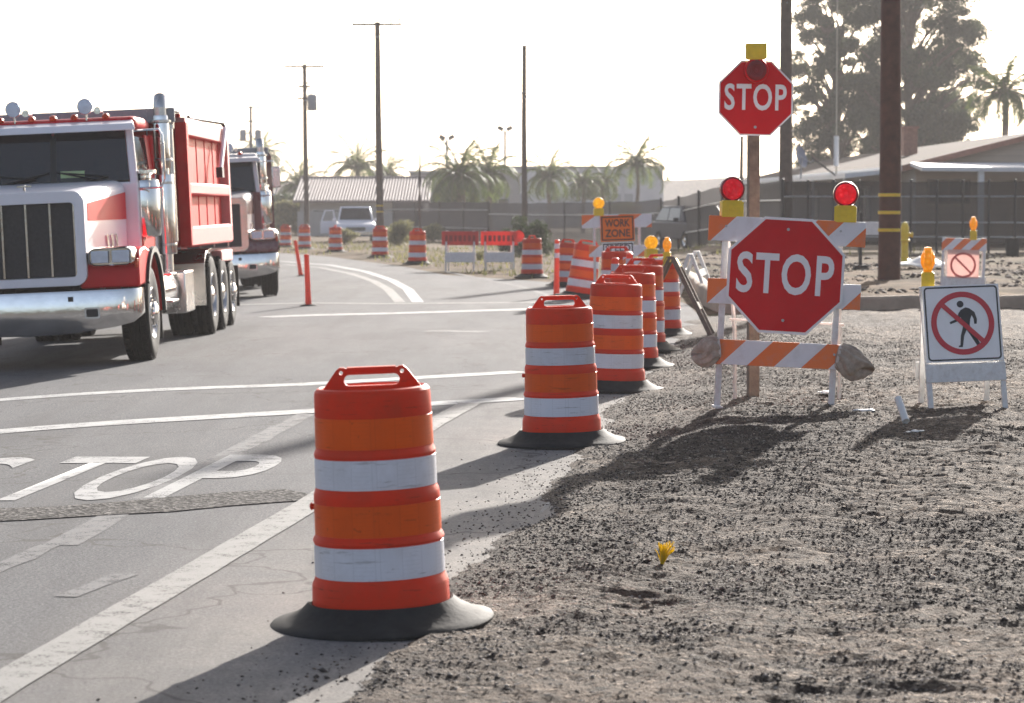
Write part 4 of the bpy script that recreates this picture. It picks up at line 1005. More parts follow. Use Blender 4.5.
    if P['lights']:
        for x in (-.62, -.25, 0, .25, .62):
            b = MB(); b.ell((x, 2.26, 2.80), (.045, .075, .042), M['lens_o'], 14, 8); b.cyl((x, 2.27, 2.74), (x, 2.27, 2.79), .035, M['chrome'], n=12); b.build('marker_light', T)
        for x in (-.44, .40):
            b = MB(); X = Matrix.Translation((x, 2.15, 2.92)) @ Matrix.Rotation(R(90), 4, 'X')
            b.lathe([(.092, .03), (.095, .01), (.085, -.06), (.05, -.10), (0, -.11)], M['chrome'], 28, X=X); b.cyl((x, 2.2, 2.76), (x, 2.2, 2.86), .014, M['chrome']); q = b.build('spotlight', T, smooth=50)
            b = MB(); b.lathe([(0, .055), (.05, .050), (.088, .032)], M['lens_w'], 28, X=X); b.build('lens', q, smooth=50)
            b = MB(); b.cyl((x + .14, 2.2, 2.87), (x + .14, 2.5, 2.88), .022, M['chrome'], n=12); b.cyl((x + .14, 2.14, 2.87), (x + .14, 2.2, 2.87), .042, M['chrome'], r1=.024, n=16); b.build('horn', T)
    # stacks, air cleaners, mirrors
    for s in (-1, 1):
        b = MB(); b.cyl((s * 1.06, 3.80, .9), (s * 1.06, 3.80, 2.55), .075, M['chromed'], n=24); b.cyl((s * 1.06, 3.80, 2.30), (s * 1.06, 3.80, 2.94), .082, M['chromed'], n=24)
        b.tube([(s * 1.06, 3.80, 2.92), (s * 1.06, 3.81, 2.97), (s * 1.06, 3.84, 3.02), (s * 1.06, 3.88, 3.06)], .082, M['chromed'], 20)
        ex = b.build('exhaust_stack', T, smooth=50)
        b = MB(); b.lathe([(.122, 0), (.127, .02), (.127, .95), (.122, .97)], M['chrome'], 28, X=Matrix.Translation((s * 1.06, 3.80, 1.15))); b.lathe([(.095, 0), (.10, .02), (.10, .62), (.095, .64)], M['chrome'], 28, X=Matrix.Translation((s * 1.06, 3.80, 2.20)))
        for z_ in (1.25, 2.0, 2.28, 2.75): b.lathe([(.124, 0), (.131, .006), (.131, .03), (.124, .036)], M['chromed'], 28, X=Matrix.Translation((s * 1.06, 3.80, z_)))
        b.build('heat_shield', ex, smooth=40)
        b = MB(); b.lathe([(0, .0), (.07, .01), (.18, .03), (.195, .06), (.195, .64), (.18, .68), (.10, .71), (.10, .74), (.165, .76), (.165, .80), (0, .82)], M['chrome'], 32, X=Matrix.Translation((s * 1.0, 2.35, 1.36))); b.build('air_cleaner', T, smooth=45)
        b = MB(); b.tube([(s * .96, 2.12, 1.95), (s * 1.26, 2.05, 1.95), (s * 1.30, 2.05, 2.05), (s * 1.30, 2.05, 2.55), (s * 1.26, 2.05, 2.62), (s * .95, 2.20, 2.62)], .013, M['chrome'], 8); mr = b.build('mirror', T)
        b = MB(); b.box((s * 1.30, 2.06, 2.30), (.17, .07, .42) if P['chromegrille'] else (.03, .05, .36), M['chromed']); b.build('mirror_shell', mr, bevel=.02)
        b = MB(); b.cyl((s * 1.13, 4.02, 1.3), (s * 1.13, 4.02, 2.85), .05, M['chromed'], n=20); b.box((s * 1.13, 4.02, 2.78), (.13, .13, .20), M['chromed']); b.build('side_tube', T, smooth=50)
    b = MB(); b.tube([(.90, 3.7, 2.6), (.91, 3.7, 3.3), (.93, 3.72, 3.9)], .006, M['greym'], 6); b.build('antenna', T)
    # dump body: bulkhead, ribbed side walls, tailgate, cab guard
    y0, y1, zb, zt, bw = 4.40, 9.35, 1.22, 2.78, 1.24
    D = P['body']; b = MB()
    b.box((0, (y0 + y1) / 2, zb + .04), (2 * bw - .1, y1 - y0, .08), D)
    b.box((0, y0 + .03, (zb + zt) / 2 + .05), (2 * bw - .02, .06, zt - zb + .1), D)
    for s in (-1, 1): b.hexa([(s * (bw - .10), y0, zb), (s * (bw - .06), y0, zb), (s * (bw - .06), y1, zb), (s * (bw - .10), y1, zb), (s * (bw - .10), y0, zt), (s * (bw - .06), y0, zt), (s * (bw - .06), y1, zt), (s * (bw - .10), y1, zt)], D)
    db = b.build('dump_body', T, bevel=.008)
    for s in (-1, 1):
        b = MB(); xx2 = s * (bw - .01)
        b.box((xx2, (y0 + y1) / 2, zt - .06), (.12, y1 - y0 + .02, .22), P['rail']); b.build('top_rail', db, bevel=.015)
        b = MB(); b.box((xx2 + s * .003, (y0 + y1) / 2, zb + .72), (.14, y1 - y0 - .02, .16), P['rail2']); b.build('side_rail', db, bevel=.03)
        b = MB(); b.box((xx2 + s * .003, (y0 + y1) / 2, zb + .12), (.15, y1 - y0, .26), P['rail2']); b.build('lower_rail', db, bevel=.03)
        for k in range(6):
            b = MB(); yk = y0 + .07 + k * (y1 - y0 - .14) / 5
            b.box((xx2 - (s * .055 if 0 < k < 5 else 0), yk, (zb + zt) / 2), (.035 if 0 < k < 5 else .15, .10 if 0 < k < 5 else .22, zt - zb - .02), D if k < 5 else P['rail']); b.build('rib', db, bevel=.01)
        b = MB(); b.tube([(s * (bw + .09), y1 - .6, zt + .02), (s * (bw + .09), y1 - 1.5, zb + .98)], .035, M['twhite'], 10); b.box((s * (bw + .09), y1 - 1.52, zb + .96), (.09, .22, .14), M['dark']); b.build('tarp_arm', T)
        b = MB(); b.tube([(s * bw, y0 + .8, zt + .07), (s * bw, y1 - .1, zt + .12), (s * (bw + .02), y1, zt + .06)], .028, M['dark'], 8); b.build('tarp_rod', T)
    b = MB(); b.box((0, y1 + .05, (zb + zt) / 2), (2 * bw, .08, zt - zb), D); b.build('tailgate', db, bevel=.01)
    b = MB(); b.box((0, y0 - .22, zt + .13), (2 * bw - .02, .62, .05), P['guard']); b.box((0, y0 - .52, zt + .06), (2 * bw - .02, .05, .17), P['guard']); b.build('cab_guard', T, bevel=.01)
    b = MB(); b.box((0, y0 - .14, 2.0), (.5, .3, 1.6), M['dark']); b.build('hoist', T, bevel=.02)
    b = MB(); b.box((.22, 2.10, 2.12), (.28, .01, .12), pm('pale_green_card', (.45, .60, .30), .6)); b.build('dash_card', T, smooth=0)
    for s in (-1, 1):
        b = MB(); b.box((s * .98, 10.6, .55), (.5, .02, .6), M['rubber']); b.build('mud_flap', T)
    b = MB(); b.box((0, 10.0, 1.02), (2.2, 1.1, .08), M['dark']); b.box((1.15, 9.2, 1.02), (.16, 1.5, .16), P['rail']); b.box((-1.15, 9.2, 1.02), (.16, 1.5, .16), P['rail']); b.build('rear_frame', T, bevel=.02)
    return T
t1y = 29.55
x1c = -5.265
TR = R(-2.7)
# the truck tilts with the camber of the road; its pivot is the wheel line nearest the crown
def truck_at(xc, y):
    wr = gzf(xc + 1.15, y + 2); wl = gzf(xc - 1.15, y + 2); return (xc, y, (wr + wl) / 2 + .012), (0, -math.atan2(wr - wl, 2.3), 0)
P1 = dict(main=M['tred'], hood=M['twhite'], roof=M['tred'], pillar=M['twhite'], visor=M['twhite'], body=M['tredm'], rail=pm('pale_rail_paint', (.62, .24, .22), .7, var=.1, dirt=.3), rail2=pm('faded_red_rail_paint', (.62, .05, .045), .7, var=.12, dirt=.3), guard=M['greym'], chromegrille=0, whitecab=1, lights=1)
P2 = dict(main=M['maroon'], hood=M['silver'], roof=M['silver'], pillar=M['silver'], visor=M['silver'], body=M['maroon'], rail=M['maroon'], rail2=M['maroon'], guard=M['greym'], chromegrille=1, whitecab=0, lights=1)
l_, r_ = truck_at(x1c, t1y); make_truck(l_, r_, 'red and white dump truck with a tall chrome stack and a red ribbed dump body', P1).scale = (1.0, 1.0, 1.01)
l_, r_ = truck_at(-5.60, 51.3); r_ = (0, r_[1], R(7)); make_truck(l_, r_, 'maroon and silver dump truck waiting behind the red and white one', P2)

# ------------------------------------------------------------------ utility poles
def upole(px, y, ztop, r, label, mat='pole2', arms=(), transformer=None, lean=0, bands=(), group='wooden utility poles', base_r=None, extra=None):
    x = xat(px, y); z = gzf(x, y)
    root = empty('utility_pole', (x, y, z), (0, R(lean), 0), label, 'utility pole', group)
    H = ztop - z; b = MB(); n = 12; rb = base_r or r * 1.0
    b.tube([(0.01 * math.sin(k), 0, -.3 + (H + .3) * k / 8) for k in range(9)], r, M[mat], 18, rs=[rb + (r * .72 - rb) * k / 8 for k in range(9)]); b.build('shaft', root, smooth=60)
    for (dz, w, yaw) in arms:
        b = MB(); b.box((0, -.16, H - dz), (w, .10, .11), M[mat], rot=(0, 0, R(yaw)))
        b.tube([(-w * .28, -.16, H - dz), (0, -.12, H - dz - .6), (w * .28, -.16, H - dz)], .02, M['galv'], 6)
        arm = b.build('crossarm', root, bevel=.005)
        for q in (-.46, -.28, .28, .46):
            b = MB(); cx_ = q * w * math.cos(R(yaw)); cy_ = -.16 + q * w * math.sin(R(yaw)); b.cyl((cx_, cy_, H - dz + .05), (cx_, cy_, H - dz + .16), .02, M['galv'], n=8); b.lathe([(.03, .13), (.055, .16), (.045, .20), (.055, .23), (.03, .28), (0, .285)], M['greym'], 12, X=Matrix.Translation((cx_, cy_, H - dz))); b.build('insulator', arm)
    for (dx, zt_) in (transformer or []):
        b = MB(); b.lathe([(0, 0), (.26, .02), (.27, .05), (.27, .82), (.25, .88), (.10, .94), (0, .95)], M['greym'], 24, X=Matrix.Translation((dx, -.2, H - zt_ - .9))); b.box((dx / 2, -.1, H - zt_ - .3), (abs(dx), .08, .08), M['galv']); b.build('transformer', root, smooth=40)
    for zz in bands:
        b = MB(); rr_ = rb + (r * .72 - rb) * (zz / H) + .004
        b.lathe([(rr_ - .004, zz - .03), (rr_ + .004, zz - .028), (rr_ + .004, zz + .028), (rr_ - .004, zz + .03)], M['yelp'], 20, a0=R(180), a1=R(330)); b.build('yellow_band', root)
    if extra: extra(root, H)
    return root
P4y = 50.5
def band_z(py, y, zb): return zat(py, y) - zb
zb4 = gzf(xat(889, P4y), P4y)
pole_near = upole(889, P4y, 11.5, .205, 'thick dark brown pole with three yellow bands standing behind the kerb', 'pole', bands=[band_z(q, P4y, zb4) for q in (195, 212.5, 230)], base_r=.215)
def steps_(root, H):
    b = MB()
    for k in range(3): b.cyl((.1, -.1, 2 + k * 1.6), (.25, -.18, 2 + k * 1.6), .012, M['galv'], n=6)
    b.build('step_bolt', root)
P5y = 84.0
upole(785, P5y, 12.0, .225, 'tall grey-brown pole rising out of the picture behind the stop signs', 'pole2', extra=steps_)
upole(380.5, 126, zat(22, 126), .17, 'pole with one long crossarm at the very top, in front of the tiled roof', 'pole2', arms=[(.12, 2.3, 6)], lean=-.7, base_r=.19, bands=[band_z(206, 126, -.3), band_z(212, 126, -.3)])
upole(307, 150, zat(64, 150), .155, 'pole carrying a grey transformer below its crossarm', 'pole2', arms=[(.15, 2.2, 3), (1.25, .7, 5), (1.9, .8, 0)], transformer=[(.42, 1.7)], lean=-.6)
upole(251.5, 215, zat(106, 215), .15, 'distant pole with two crossarms and twin transformers above the maroon truck', 'pole2', arms=[(.1, 2.4, 4), (1.2, 2.4, 4)], transformer=[(-.6, 1.9), (.6, 1.9)])
upole(524.5, 120, zat(45, 120), .14, 'plain pole without crossarms behind the dark round bush', 'pole2', lean=-.15)
upole(420, 118, zat(154, 118), .055, 'thin short pole in front of the end of the tiled roof', 'pole2', group=None)
upole(741, 118, zat(136, 118), .10, 'slim grey pole just beside the timber sign post', 'pole2', group=None)
# wire between the far poles
def wire(p0, p1, sag, r, label):
    p0, p1 = Vector(p0), Vector(p1); pts = [p0.lerp(p1, t / 24) - Vector((0, 0, sag * 4 * (t / 24) * (1 - t / 24))) for t in range(25)]
    b = MB(); b.tube(pts, r, M['greym'], 5); o = b.build('overhead_wire'); tag(o, label, 'wire', 'overhead wires')
wire((xat(785, P5y), P5y - .2, zat(-12, P5y)), (xat(307, 150), 150 - .2, zat(140, 150)), .9, .02, 'upper faint overhead wire running down to the transformer pole')
wire((xat(785, P5y), P5y - .2, zat(3, P5y)), (xat(524, 120), 119.8, zat(98, 120)), .4, .018, 'faint overhead wire running down to the plain pole')

# ------------------------------------------------------------------ buildings
def siding_mat(name, col, pitch=.2, axis_='z'):
    m, nt, b, out = newmat(name); v = coords(nt); sp = nt.nodes.new('ShaderNodeSeparateXYZ'); L(nt, v, sp.inputs[0])
    fr = mth(nt, 'FRACT', mth(nt, 'DIVIDE', sp.outputs[{'x': 0, 'y': 1, 'z': 2}[axis_]], pitch))
    g = ramp(nt, fr, [(0, tuple(c * .55 for c in col)), (.10, col), (1, tuple(c * .92 for c in col))]).outputs[0]
    c = mixc(nt, mth(nt, 'MULTIPLY', noise(nt, v, 1.3, 6, .7), .5), g, tuple(c * .7 for c in col))
    L(nt, c, b.inputs['Base Color']); b.inputs['Roughness'].default_value = .8; bump(nt, b, fr, .5, .02); return m
M['siding'] = siding_mat('tan_lap_siding', (.62, .50, .39))
M['siding2'] = siding_mat('grey_batten_siding', (.60, .57, .54), .45, 'y')
def shingle_mat(name, col):
    m, nt, b, out = newmat(name); v = coords(nt)
    br = nt.nodes.new('ShaderNodeTexBrick'); br.inputs['Scale'].default_value = 3.2; L(nt, v, br.inputs['Vector'])
    br.inputs['Color1'].default_value = c4(col); br.inputs['Color2'].default_value = c4(tuple(c * 1.35 for c in col)); br.inputs['Mortar'].default_value = c4(tuple(c * .5 for c in col)); br.inputs['Mortar Size'].default_value = .03
    c = mixc(nt, mth(nt, 'MULTIPLY', noise(nt, v, .8, 7, .7), .6), br.outputs[0], tuple(c * 1.5 for c in col))
    L(nt, c, b.inputs['Base Color']); b.inputs['Roughness'].default_value = 1; b.inputs['Specular IOR Level'].default_value = .05; return m
M['shingle'] = shingle_mat('brown_shingle', (.058, .043, .036))
def windowp(parent, c, w, h, facing='-X', curtain=False, fr='white'):
    """window with frame and recessed glass; facing -X or -Y"""
    def bx_(b, u, z, du, dz, dep, off, m):
        if facing == '-Y': b.box((c[0] + u, c[1] + off, c[2] + z), (du, dep, dz), m)
        else: b.box((c[0] + off, c[1] + u, c[2] + z), (dep, du, dz), m)
    b = MB()
    for s in (-1, 1): bx_(b, s * w / 2, 0, .07, h + .07, .09, -.03, M[fr]); bx_(b, 0, s * h / 2, w - .07, .07, .085, -.03, M[fr])
    bx_(b, 0, 0, .04, h - .07, .05, -.02, M[fr]); f_ = b.build('window', parent, smooth=0)
    b = MB(); bx_(b, 0, 0, w - .04, h - .04, .02, -.004, M['winglass']); b.build('pane', f_, smooth=0)
    if curtain:
        b = MB(); bx_(b, -w * .22, 0, w * .36, h - .1, .012, -.022, M['plast']); b.build('curtain', f_, smooth=0)
# house on the far side of the fence
hx, hy, hz = 13.9, 93.0, .38
hx1, hy1 = 24.5, 158.0
hs_ = empty('house', (hx, hy, hz), label='long low house with a shallow brown shingled roof and a white porch behind the fence', cat='house')
def HL(x, y, z): return (x - hx, y - hy, z - hz)
zE, zR, xr = 3.12, 4.30, 18.6
b = MB(); b.box(HL((hx + .0 + hx1) / 2, (hy + hy1) / 2, (hz + 3.0) / 2 - .2), (hx1 - hx, hy1 - hy, 3.0 - hz + .6), M['siding2']); b.build('wall', hs_, smooth=0)
b = MB(); b.box(HL((hx + hx1) / 2, hy - .02, (hz + 3.0) / 2 - .2), (hx1 - hx + .04, .06, 3.0 - hz + .6), M['siding']); b.prism([(0 - .02, 2.97 - hz), (hx1 - hx, 2.97 - hz), (xr - hx, zR - .15 - hz)], -.05, .0, M['siding'], 'XZ'); b.build('front_wall', hs_, smooth=0)
b = MB(); ov = .55; t = .12
def slope(xa, za, xb, zb_, y_0, y_1): b.hexa([HL(xa, y_0, za - t), HL(xb, y_0, zb_ - t), HL(xb, y_1, zb_ - t), HL(xa, y_1, za - t), HL(xa, y_0, za), HL(xb, y_0, zb_), HL(xb, y_1, zb_), HL(xa, y_1, za)], M['shingle'])
slope(hx - ov, zE - .08, xr, zR, hy - .5, hy1 + .5); slope(xr, zR, hx1 + ov, zE - .08, hy - .5, hy1 + .5); rf = b.build('roof', hs_, smooth=0)
b = MB()
b.hexa([HL(hx - ov - .02, hy - .56, zE - .30), HL(xr, hy - .56, zR - .16), HL(xr, hy - .50, zR - .16), HL(hx - ov - .02, hy - .50, zE - .30), HL(hx - ov - .02, hy - .56, zE - .08), HL(xr, hy - .56, zR + .03), HL(xr, hy - .50, zR + .03), HL(hx - ov - .02, hy - .50, zE - .08)], M['brick'])
b.build('barge_board', hs_, smooth=0)
b = MB(); b.box(HL(hx - ov - .03, (hy + hy1) / 2, zE - .18), (.05, hy1 - hy + 1, .20), M['white']); b.build('fascia', hs_, smooth=0)
b = MB(); b.box(HL(hx + 2.1, hy + 16, 4.2), (.55, .7, 1.1), M['brick']); b.box(HL(hx + 2.1, hy + 16, 4.78), (.65, .8, .10), M['brick']); b.build('chimney', rf, smooth=0)
# porch across the front and awning along the side
b = MB(); b.hexa([HL(hx - .3, hy - 3.2, 2.82), HL(hx1, hy - 3.2, 2.74), HL(hx1, hy - .55, 3.02), HL(hx - .3, hy - .55, 3.02), HL(hx - .3, hy - 3.2, 2.96), HL(hx1, hy - 3.2, 2.88), HL(hx1, hy - .55, 3.14), HL(hx - .3, hy - .55, 3.14)], M['white']); b.build('porch_roof', hs_, smooth=0)
for x_ in (15.6, 19.6):
    b = MB(); b.box(HL(x_, hy - 3.0, 1.6), (.20, .16, 2.5), M['white']); b.build('porch_post', hs_, bevel=.01)
b = MB(); b.hexa([HL(hx - 2.2, hy + 2, 2.62), HL(hx - .05, hy + 2, 2.86), HL(hx - .05, hy + 60, 2.86), HL(hx - 2.2, hy + 60, 2.62), HL(hx - 2.2, hy + 2, 2.80), HL(hx - .05, hy + 2, 2.98), HL(hx - .05, hy + 60, 2.98), HL(hx - 2.2, hy + 60, 2.80)], M['white']); b.build('awning', hs_, smooth=0)
for y_ in (96, 106, 118, 132, 150):
    b = MB(); b.box(HL(hx - 2.1, y_, 1.5), (.10, .10, 2.4), M['white']); b.build('awning_post', hs_, smooth=0)
windowp(hs_, HL(15.0, hy - .06, 2.15), 1.4, .75, '-Y', fr='wood')
windowp(hs_, HL(18.3, hy - .06, 2.1), 1.2, 1.0, '-Y')
for y_, w_, cu in ((99, 2.2, 0), (106, 2.6, 1), (114, 2.0, 0), (124, 3.2, 1), (136, 3.0, 0), (149, 3.0, 0)): windowp(hs_, HL(hx - .01, y_, 1.75), w_, 1.25, '-X', cu)
b = MB(); b.box(HL(hx - .03, 110, 1.3), (.06, 1.3, 2.1), M['wood']); dr = b.build('door', hs_, smooth=0); b = MB(); b.ell(HL(hx - .09, 109.5, 1.3), (.05, .05, .05), M['chromed'], 8, 6); b.build('handle', dr)
# dish and mast on the awning
x_, y_ = xat(800, 100), 100.0
zd = zat(157, y_)
dsh = empty('satellite_dish', (x_, y_, 2.75), label='blue-grey satellite dish tilted on a bracket at the awning edge', cat='satellite dish')
b = MB(); b.lathe([(0, -.10), (.15, -.085), (.3, -.04), (.42, .03), (.42, .045), (.3, -.02), (.15, -.065), (0, -.08)], M['bluedish'], 28, X=Matrix.Translation((0, 0, zd - 2.75)) @ Matrix.Rotation(R(72), 4, 'Y') @ Matrix.Rotation(R(30), 4, 'X')); b.build('dish', dsh)
b = MB(); b.tube([(0, 0, -.1), (.05, 0, zd - 2.8), (.0, 0, zd - 2.75)], .03, M['greym']); b.tube([(.0, 0, zd - 2.75), (.35, -.1, zd - 2.95), (.5, -.1, zd - 2.85)], .02, M['greym']); b.build('bracket', dsh)
x_, y_ = xat(835.5, 98), 98.0
ms = empty('antenna_mast', (x_, y_, gzf(x_, y_)), label='tall thin mast with a white sleeve rising beside the house awning', cat='antenna mast')
b = MB(); b.cyl((0, 0, -.1), (0, 0, zat(182, y_) - .3), .05, M['galv'], n=10); b.cyl((0, 0, 0), (0, 0, 11), .028, pm('mast_tan', (.40, .36, .28), .6), n=8); b.build('mast', ms)
b = MB(); b.cyl((0, 0, zat(165, y_) - .35), (0, 0, zat(135, y_) - .35), .09, M['white'], n=14); b.build('sleeve', ms)
b = MB(); b.tube([(-.9, 0, zat(158, y_) - .3), (0, 0, zat(176, y_) - .3)], .035, M['fencepost'], 6); b.build('stay', ms)

# tiled-roof building on the far left
tx0, tx1, ty_ = xat(300, 172), xat(424, 172), 172.0
zg = -.32
tb_ = empty('tiled_roof_building', (tx0, ty_, zg), label='long low building with a ribbed grey-brown tiled roof behind the parked pickup', cat='building')
W_ = tx1 - tx0; ze = zat(201, ty_) ; zr = zat(178, ty_ + 6)
b = MB(); b.box((W_ / 2, 5, (ze - zg) / 2), (W_, 9.6, ze - zg), M['stucco']); b.build('wall', tb_, smooth=0)
b = MB(); b.hexa([(-.4, -.9, ze - zg - .12), (W_ + .4, -.9, ze - zg - .12), (W_ + .4, 6, zr - zg - .12), (-.4, 6, zr - zg - .12), (-.4, -.9, ze - zg), (W_ + .4, -.9, ze - zg), (W_ + .4, 6, zr - zg), (-.4, 6, zr - zg)], pm('roof_tile_dark', (.16, .125, .12), .85, var=.3))
nr = 46
for i in range(nr):
    x = -.3 + (W_ + .6) * i / (nr - 1); b.tube([(x, -.95, ze - zg + .01), (x, 6, zr - zg + .01)], .062, pm('roof_tile_ridge', (.30, .25, .24), .8, var=.3), 8)
b.tube([(-.4, 6, zr - zg + .02), (W_ + .4, 6, zr - zg + .02)], .11, pm('roof_tile_dark', (.16, .125, .12)), 8); b.build('roof', tb_, smooth=50)
windowp(tb_, (W_ * .78, -.01, 1.15), 2.2, .9, '-Y', fr='greym'); windowp(tb_, (W_ * .22, -.01, 1.15), 1.8, .9, '-Y', fr='greym')
b = MB(); b.box((W_ * .52, -.02, .95), (1.9, .06, 1.8), M['greym']); b.build('door', tb_, smooth=0)
# pale warehouse
wy_ = 232.0; wx0, wx1 = xat(455, wy_), xat(663, wy_); zt_ = zat(166, wy_)
wh = empty('warehouse', (wx0, wy_, -.3), label='pale flat-roofed warehouse behind the row of palms', cat='building')
Ww = wx1 - wx0
b = MB(); b.box((Ww / 2, 12, (zt_ + .3) / 2), (Ww, 24, zt_ + .3), M['stuccol']); b.build('wall', wh, smooth=0)
b = MB(); b.box((Ww / 2, -.06, zt_ + .3 - .10), (Ww + .3, .14, .22), M['stucco']); b.build('parapet', wh, smooth=0)
for k in range(5):
    b = MB(); b.box((Ww * (k + .0) / 5 + .1, -.05, (zt_ + .1) / 2), (.3, .12, zt_ + .1), pm('pilaster_paint', (.50, .49, .50), .9)); b.build('pilaster', wh, smooth=0)
for k in range(3):
    b = MB(); b.box((Ww * (.28 + .25 * k), -.04, 1.5), (2.6, .08, 2.6), M['greym']); b.build('roller_door', wh, smooth=0)
# lower grey annexe between the two
ax0, ax1, ay_ = xat(410, 200), xat(520, 200), 200.0
an = empty('low_building', (ax0, ay_, -.3), label='low grey stucco building half hidden by the big palms', cat='building')
zt2 = zat(171, ay_); b = MB(); b.box(((ax1 - ax0) / 2, 5, (zt2 + .3) / 2), (ax1 - ax0, 10, zt2 + .3), M['stucco']); b.build('wall', an, smooth=0)
b = MB(); b.box(((ax1 - ax0) / 2, -.1, zt2 + .25), (ax1 - ax0 + .2, .2, .16), M['stuccol']); b.build('parapet', an, smooth=0)
for k in range(3): windowp(an, ((ax1 - ax0) * (.2 + .3 * k), -.01, 1.8), 1.6, 1.1, '-Y', fr='greym')
# floodlight masts
for px, py, lab in ((447, 140, 'slim floodlight mast whose twin heads rise over the big palms'), (505, 131, 'taller floodlight mast just before the plain pole')):
    y_ = 215.0; x_ = xat(px, y_); zt3 = zat(py, y_); f_ = empty('floodlight_mast', (x_, y_, -.3), label=lab, cat='floodlight mast', group='floodlight masts')
    b = MB(); b.cyl((0, 0, 0), (0, 0, zt3 + .3), .11, M['greym'], n=8); b.build('mast', f_)
    for s in (-1, 1):
        b = MB(); b.box((s * .36, -.05, zt3 + .50), (.52, .4, .34), M['fencepost'], rot=(0, s * -.5, 0)); b.box((s * .12, 0, zt3 + .30), (.25, .05, .05), M['greym']); b.build('lamp_head', f_)

# ------------------------------------------------------------------ fences
def screen_mat(name, col, opac):
    m, nt, b, out = newmat(name); v = coords(nt); n = noise(nt, v, .9, 5, .6)
    L(nt, ramp(nt, n, [(.3, tuple(c * .8 for c in col)), (.7, col)]).outputs[0], b.inputs['Base Color']); b.inputs['Roughness'].default_value = .8
    t = nt.nodes.new('ShaderNodeBsdfTransparent'); mx = nt.nodes.new('ShaderNodeMixShader')
    f = mth(nt, 'MULTIPLY_ADD', n, .12); nt.nodes[-1].inputs[2].default_value = opac - .06
    L(nt, f, mx.inputs[0]); L(nt, t.outputs[0], mx.inputs[1]); L(nt, b.outputs[0], mx.inputs[2]); L(nt, mx.outputs[0], out.inputs[0]); return m
M['screen'] = screen_mat('dark_mesh_screen', (.042, .034, .030), .80)
M['screen2'] = screen_mat('dark_slat_screen', (.075, .062, .060), .80)
def fence(name, pts, h, npost, label, screen, rails=(.98, .62), r=.035, group='mesh fences round the yards', over=0.0, topm=None):
    p0, p1 = Vector((pts[0][0], pts[0][1])), Vector((pts[1][0], pts[1][1])); z0 = gzf(*p0)
    root = empty(name, (p0.x, p0.y, z0), label=label, cat='fence', group=group)
    def Q(t, zz): q = p0.lerp(p1, t); return Vector((q.x - p0.x, q.y - p0.y, gzf(q.x, q.y) - z0 + zz))
    for i in range(npost):
        t = i / (npost - 1); b = MB(); b.cyl(Q(t, -.2), Q(t, h + over), r, M['fencepost'], n=8); b.ell(Q(t, h + over), (r * 1.2, r * 1.2, r * 1.1), M['fencepost'], 8, 6); b.build('fence_post', root)
    for f_ in rails:
        b = MB(); b.tube([Q(i / 12, h * f_) for i in range(13)], .022, topm or M['galv'], 6); b.build('rail', root)
    b = MB(); d = (p1 - p0).normalized(); nv = Vector((-d.y, d.x, 0)) * .01; off = Vector((-d.y, d.x, 0)) * -(r + .01)
    k = 24; vs = []
    for i in range(k + 1):
        a_, c_ = Q(i / k, .06), Q(i / k, h - .02 + .015 * math.sin(i * 1.7)); vs += [a_ + off, c_ + off]
    b.add(vs, [(2 * i, 2 * i + 2, 2 * i + 3, 2 * i + 1) for i in range(k)], screen); b.build('mesh_screen', root, smooth=0); return root
fence('mesh_fence', ((19.5, 71), (7.3, 73)), 1.93, 19, 'dark mesh fence with closely spaced posts in front of the house', M['screen'], rails=(.78, .42, .22))
fence('mesh_fence', ((7.3, 73), (5.95, 108)), 1.95, 6, 'receding dark mesh fence in front of the parked dark cars', M['screen'], r=.05, rails=(.72, .3))
fence('mesh_fence', ((5.95, 108), (-1.2, 138)), 2.05, 5, 'dark screened fence running behind the work zone sign to the bush', M['screen2'], rails=(.72,))
fence('slat_fence', ((-1.2, 138), (-6.6, 150)), 2.1, 5, 'dark solid fence behind the trunks of the big palms', screen_mat('dark_solid_screen', (.07, .055, .055), .93), rails=(.8, .35))
# low pale wall of the yard on the left
lw = MB(); lw.box((0, 0, .75), (xat(455, 158) - xat(290, 158), .2, 1.5), M['stucco']); o = lw.build('yard_wall', loc=((xat(455, 160) + xat(290, 160)) / 2 , 165, -.3), smooth=0); tag(o, 'low grey yard wall beneath the tiled roof', 'wall')

# ------------------------------------------------------------------ vegetation
def leafmat(name, lo, hi, tr=.35):
    m, nt, b, out = newmat(name); v = coords(nt)
    g = nt.nodes.new('ShaderNodeNewGeometry'); n = noise(nt, v, 1.5, 3)
    f = mth(nt, 'ADD', mth(nt, 'MULTIPLY', n, .6), mth(nt, 'MULTIPLY', g.outputs['Random Per Island'], .5))
    c = ramp(nt, f, [(.25, lo), (.8, hi)]).outputs[0]
    L(nt, c, b.inputs['Base Color']); b.inputs['Roughness'].default_value = .6
    t = nt.nodes.new('ShaderNodeBsdfTranslucent'); L(nt, c, t.inputs[0]); mx = nt.nodes.new('ShaderNodeMixShader'); mx.inputs[0].default_value = tr
    L(nt, b.outputs[0], mx.inputs[1]); L(nt, t.outputs[0], mx.inputs[2]); L(nt, mx.outputs[0], out.inputs[0]); return m
M['euc'] = leafmat('eucalyptus_leaf', (.035, .048, .026), (.10, .12, .06), .35)
M['palm'] = leafmat('palm_leaf', (.045, .075, .018), (.12, .15, .04), .4)
M['bush'] = leafmat('bush_leaf', (.02, .035, .012), (.06, .08, .03))
M['weed'] = leafmat('weed_leaf', (.09, .10, .04), (.26, .24, .10), .4)
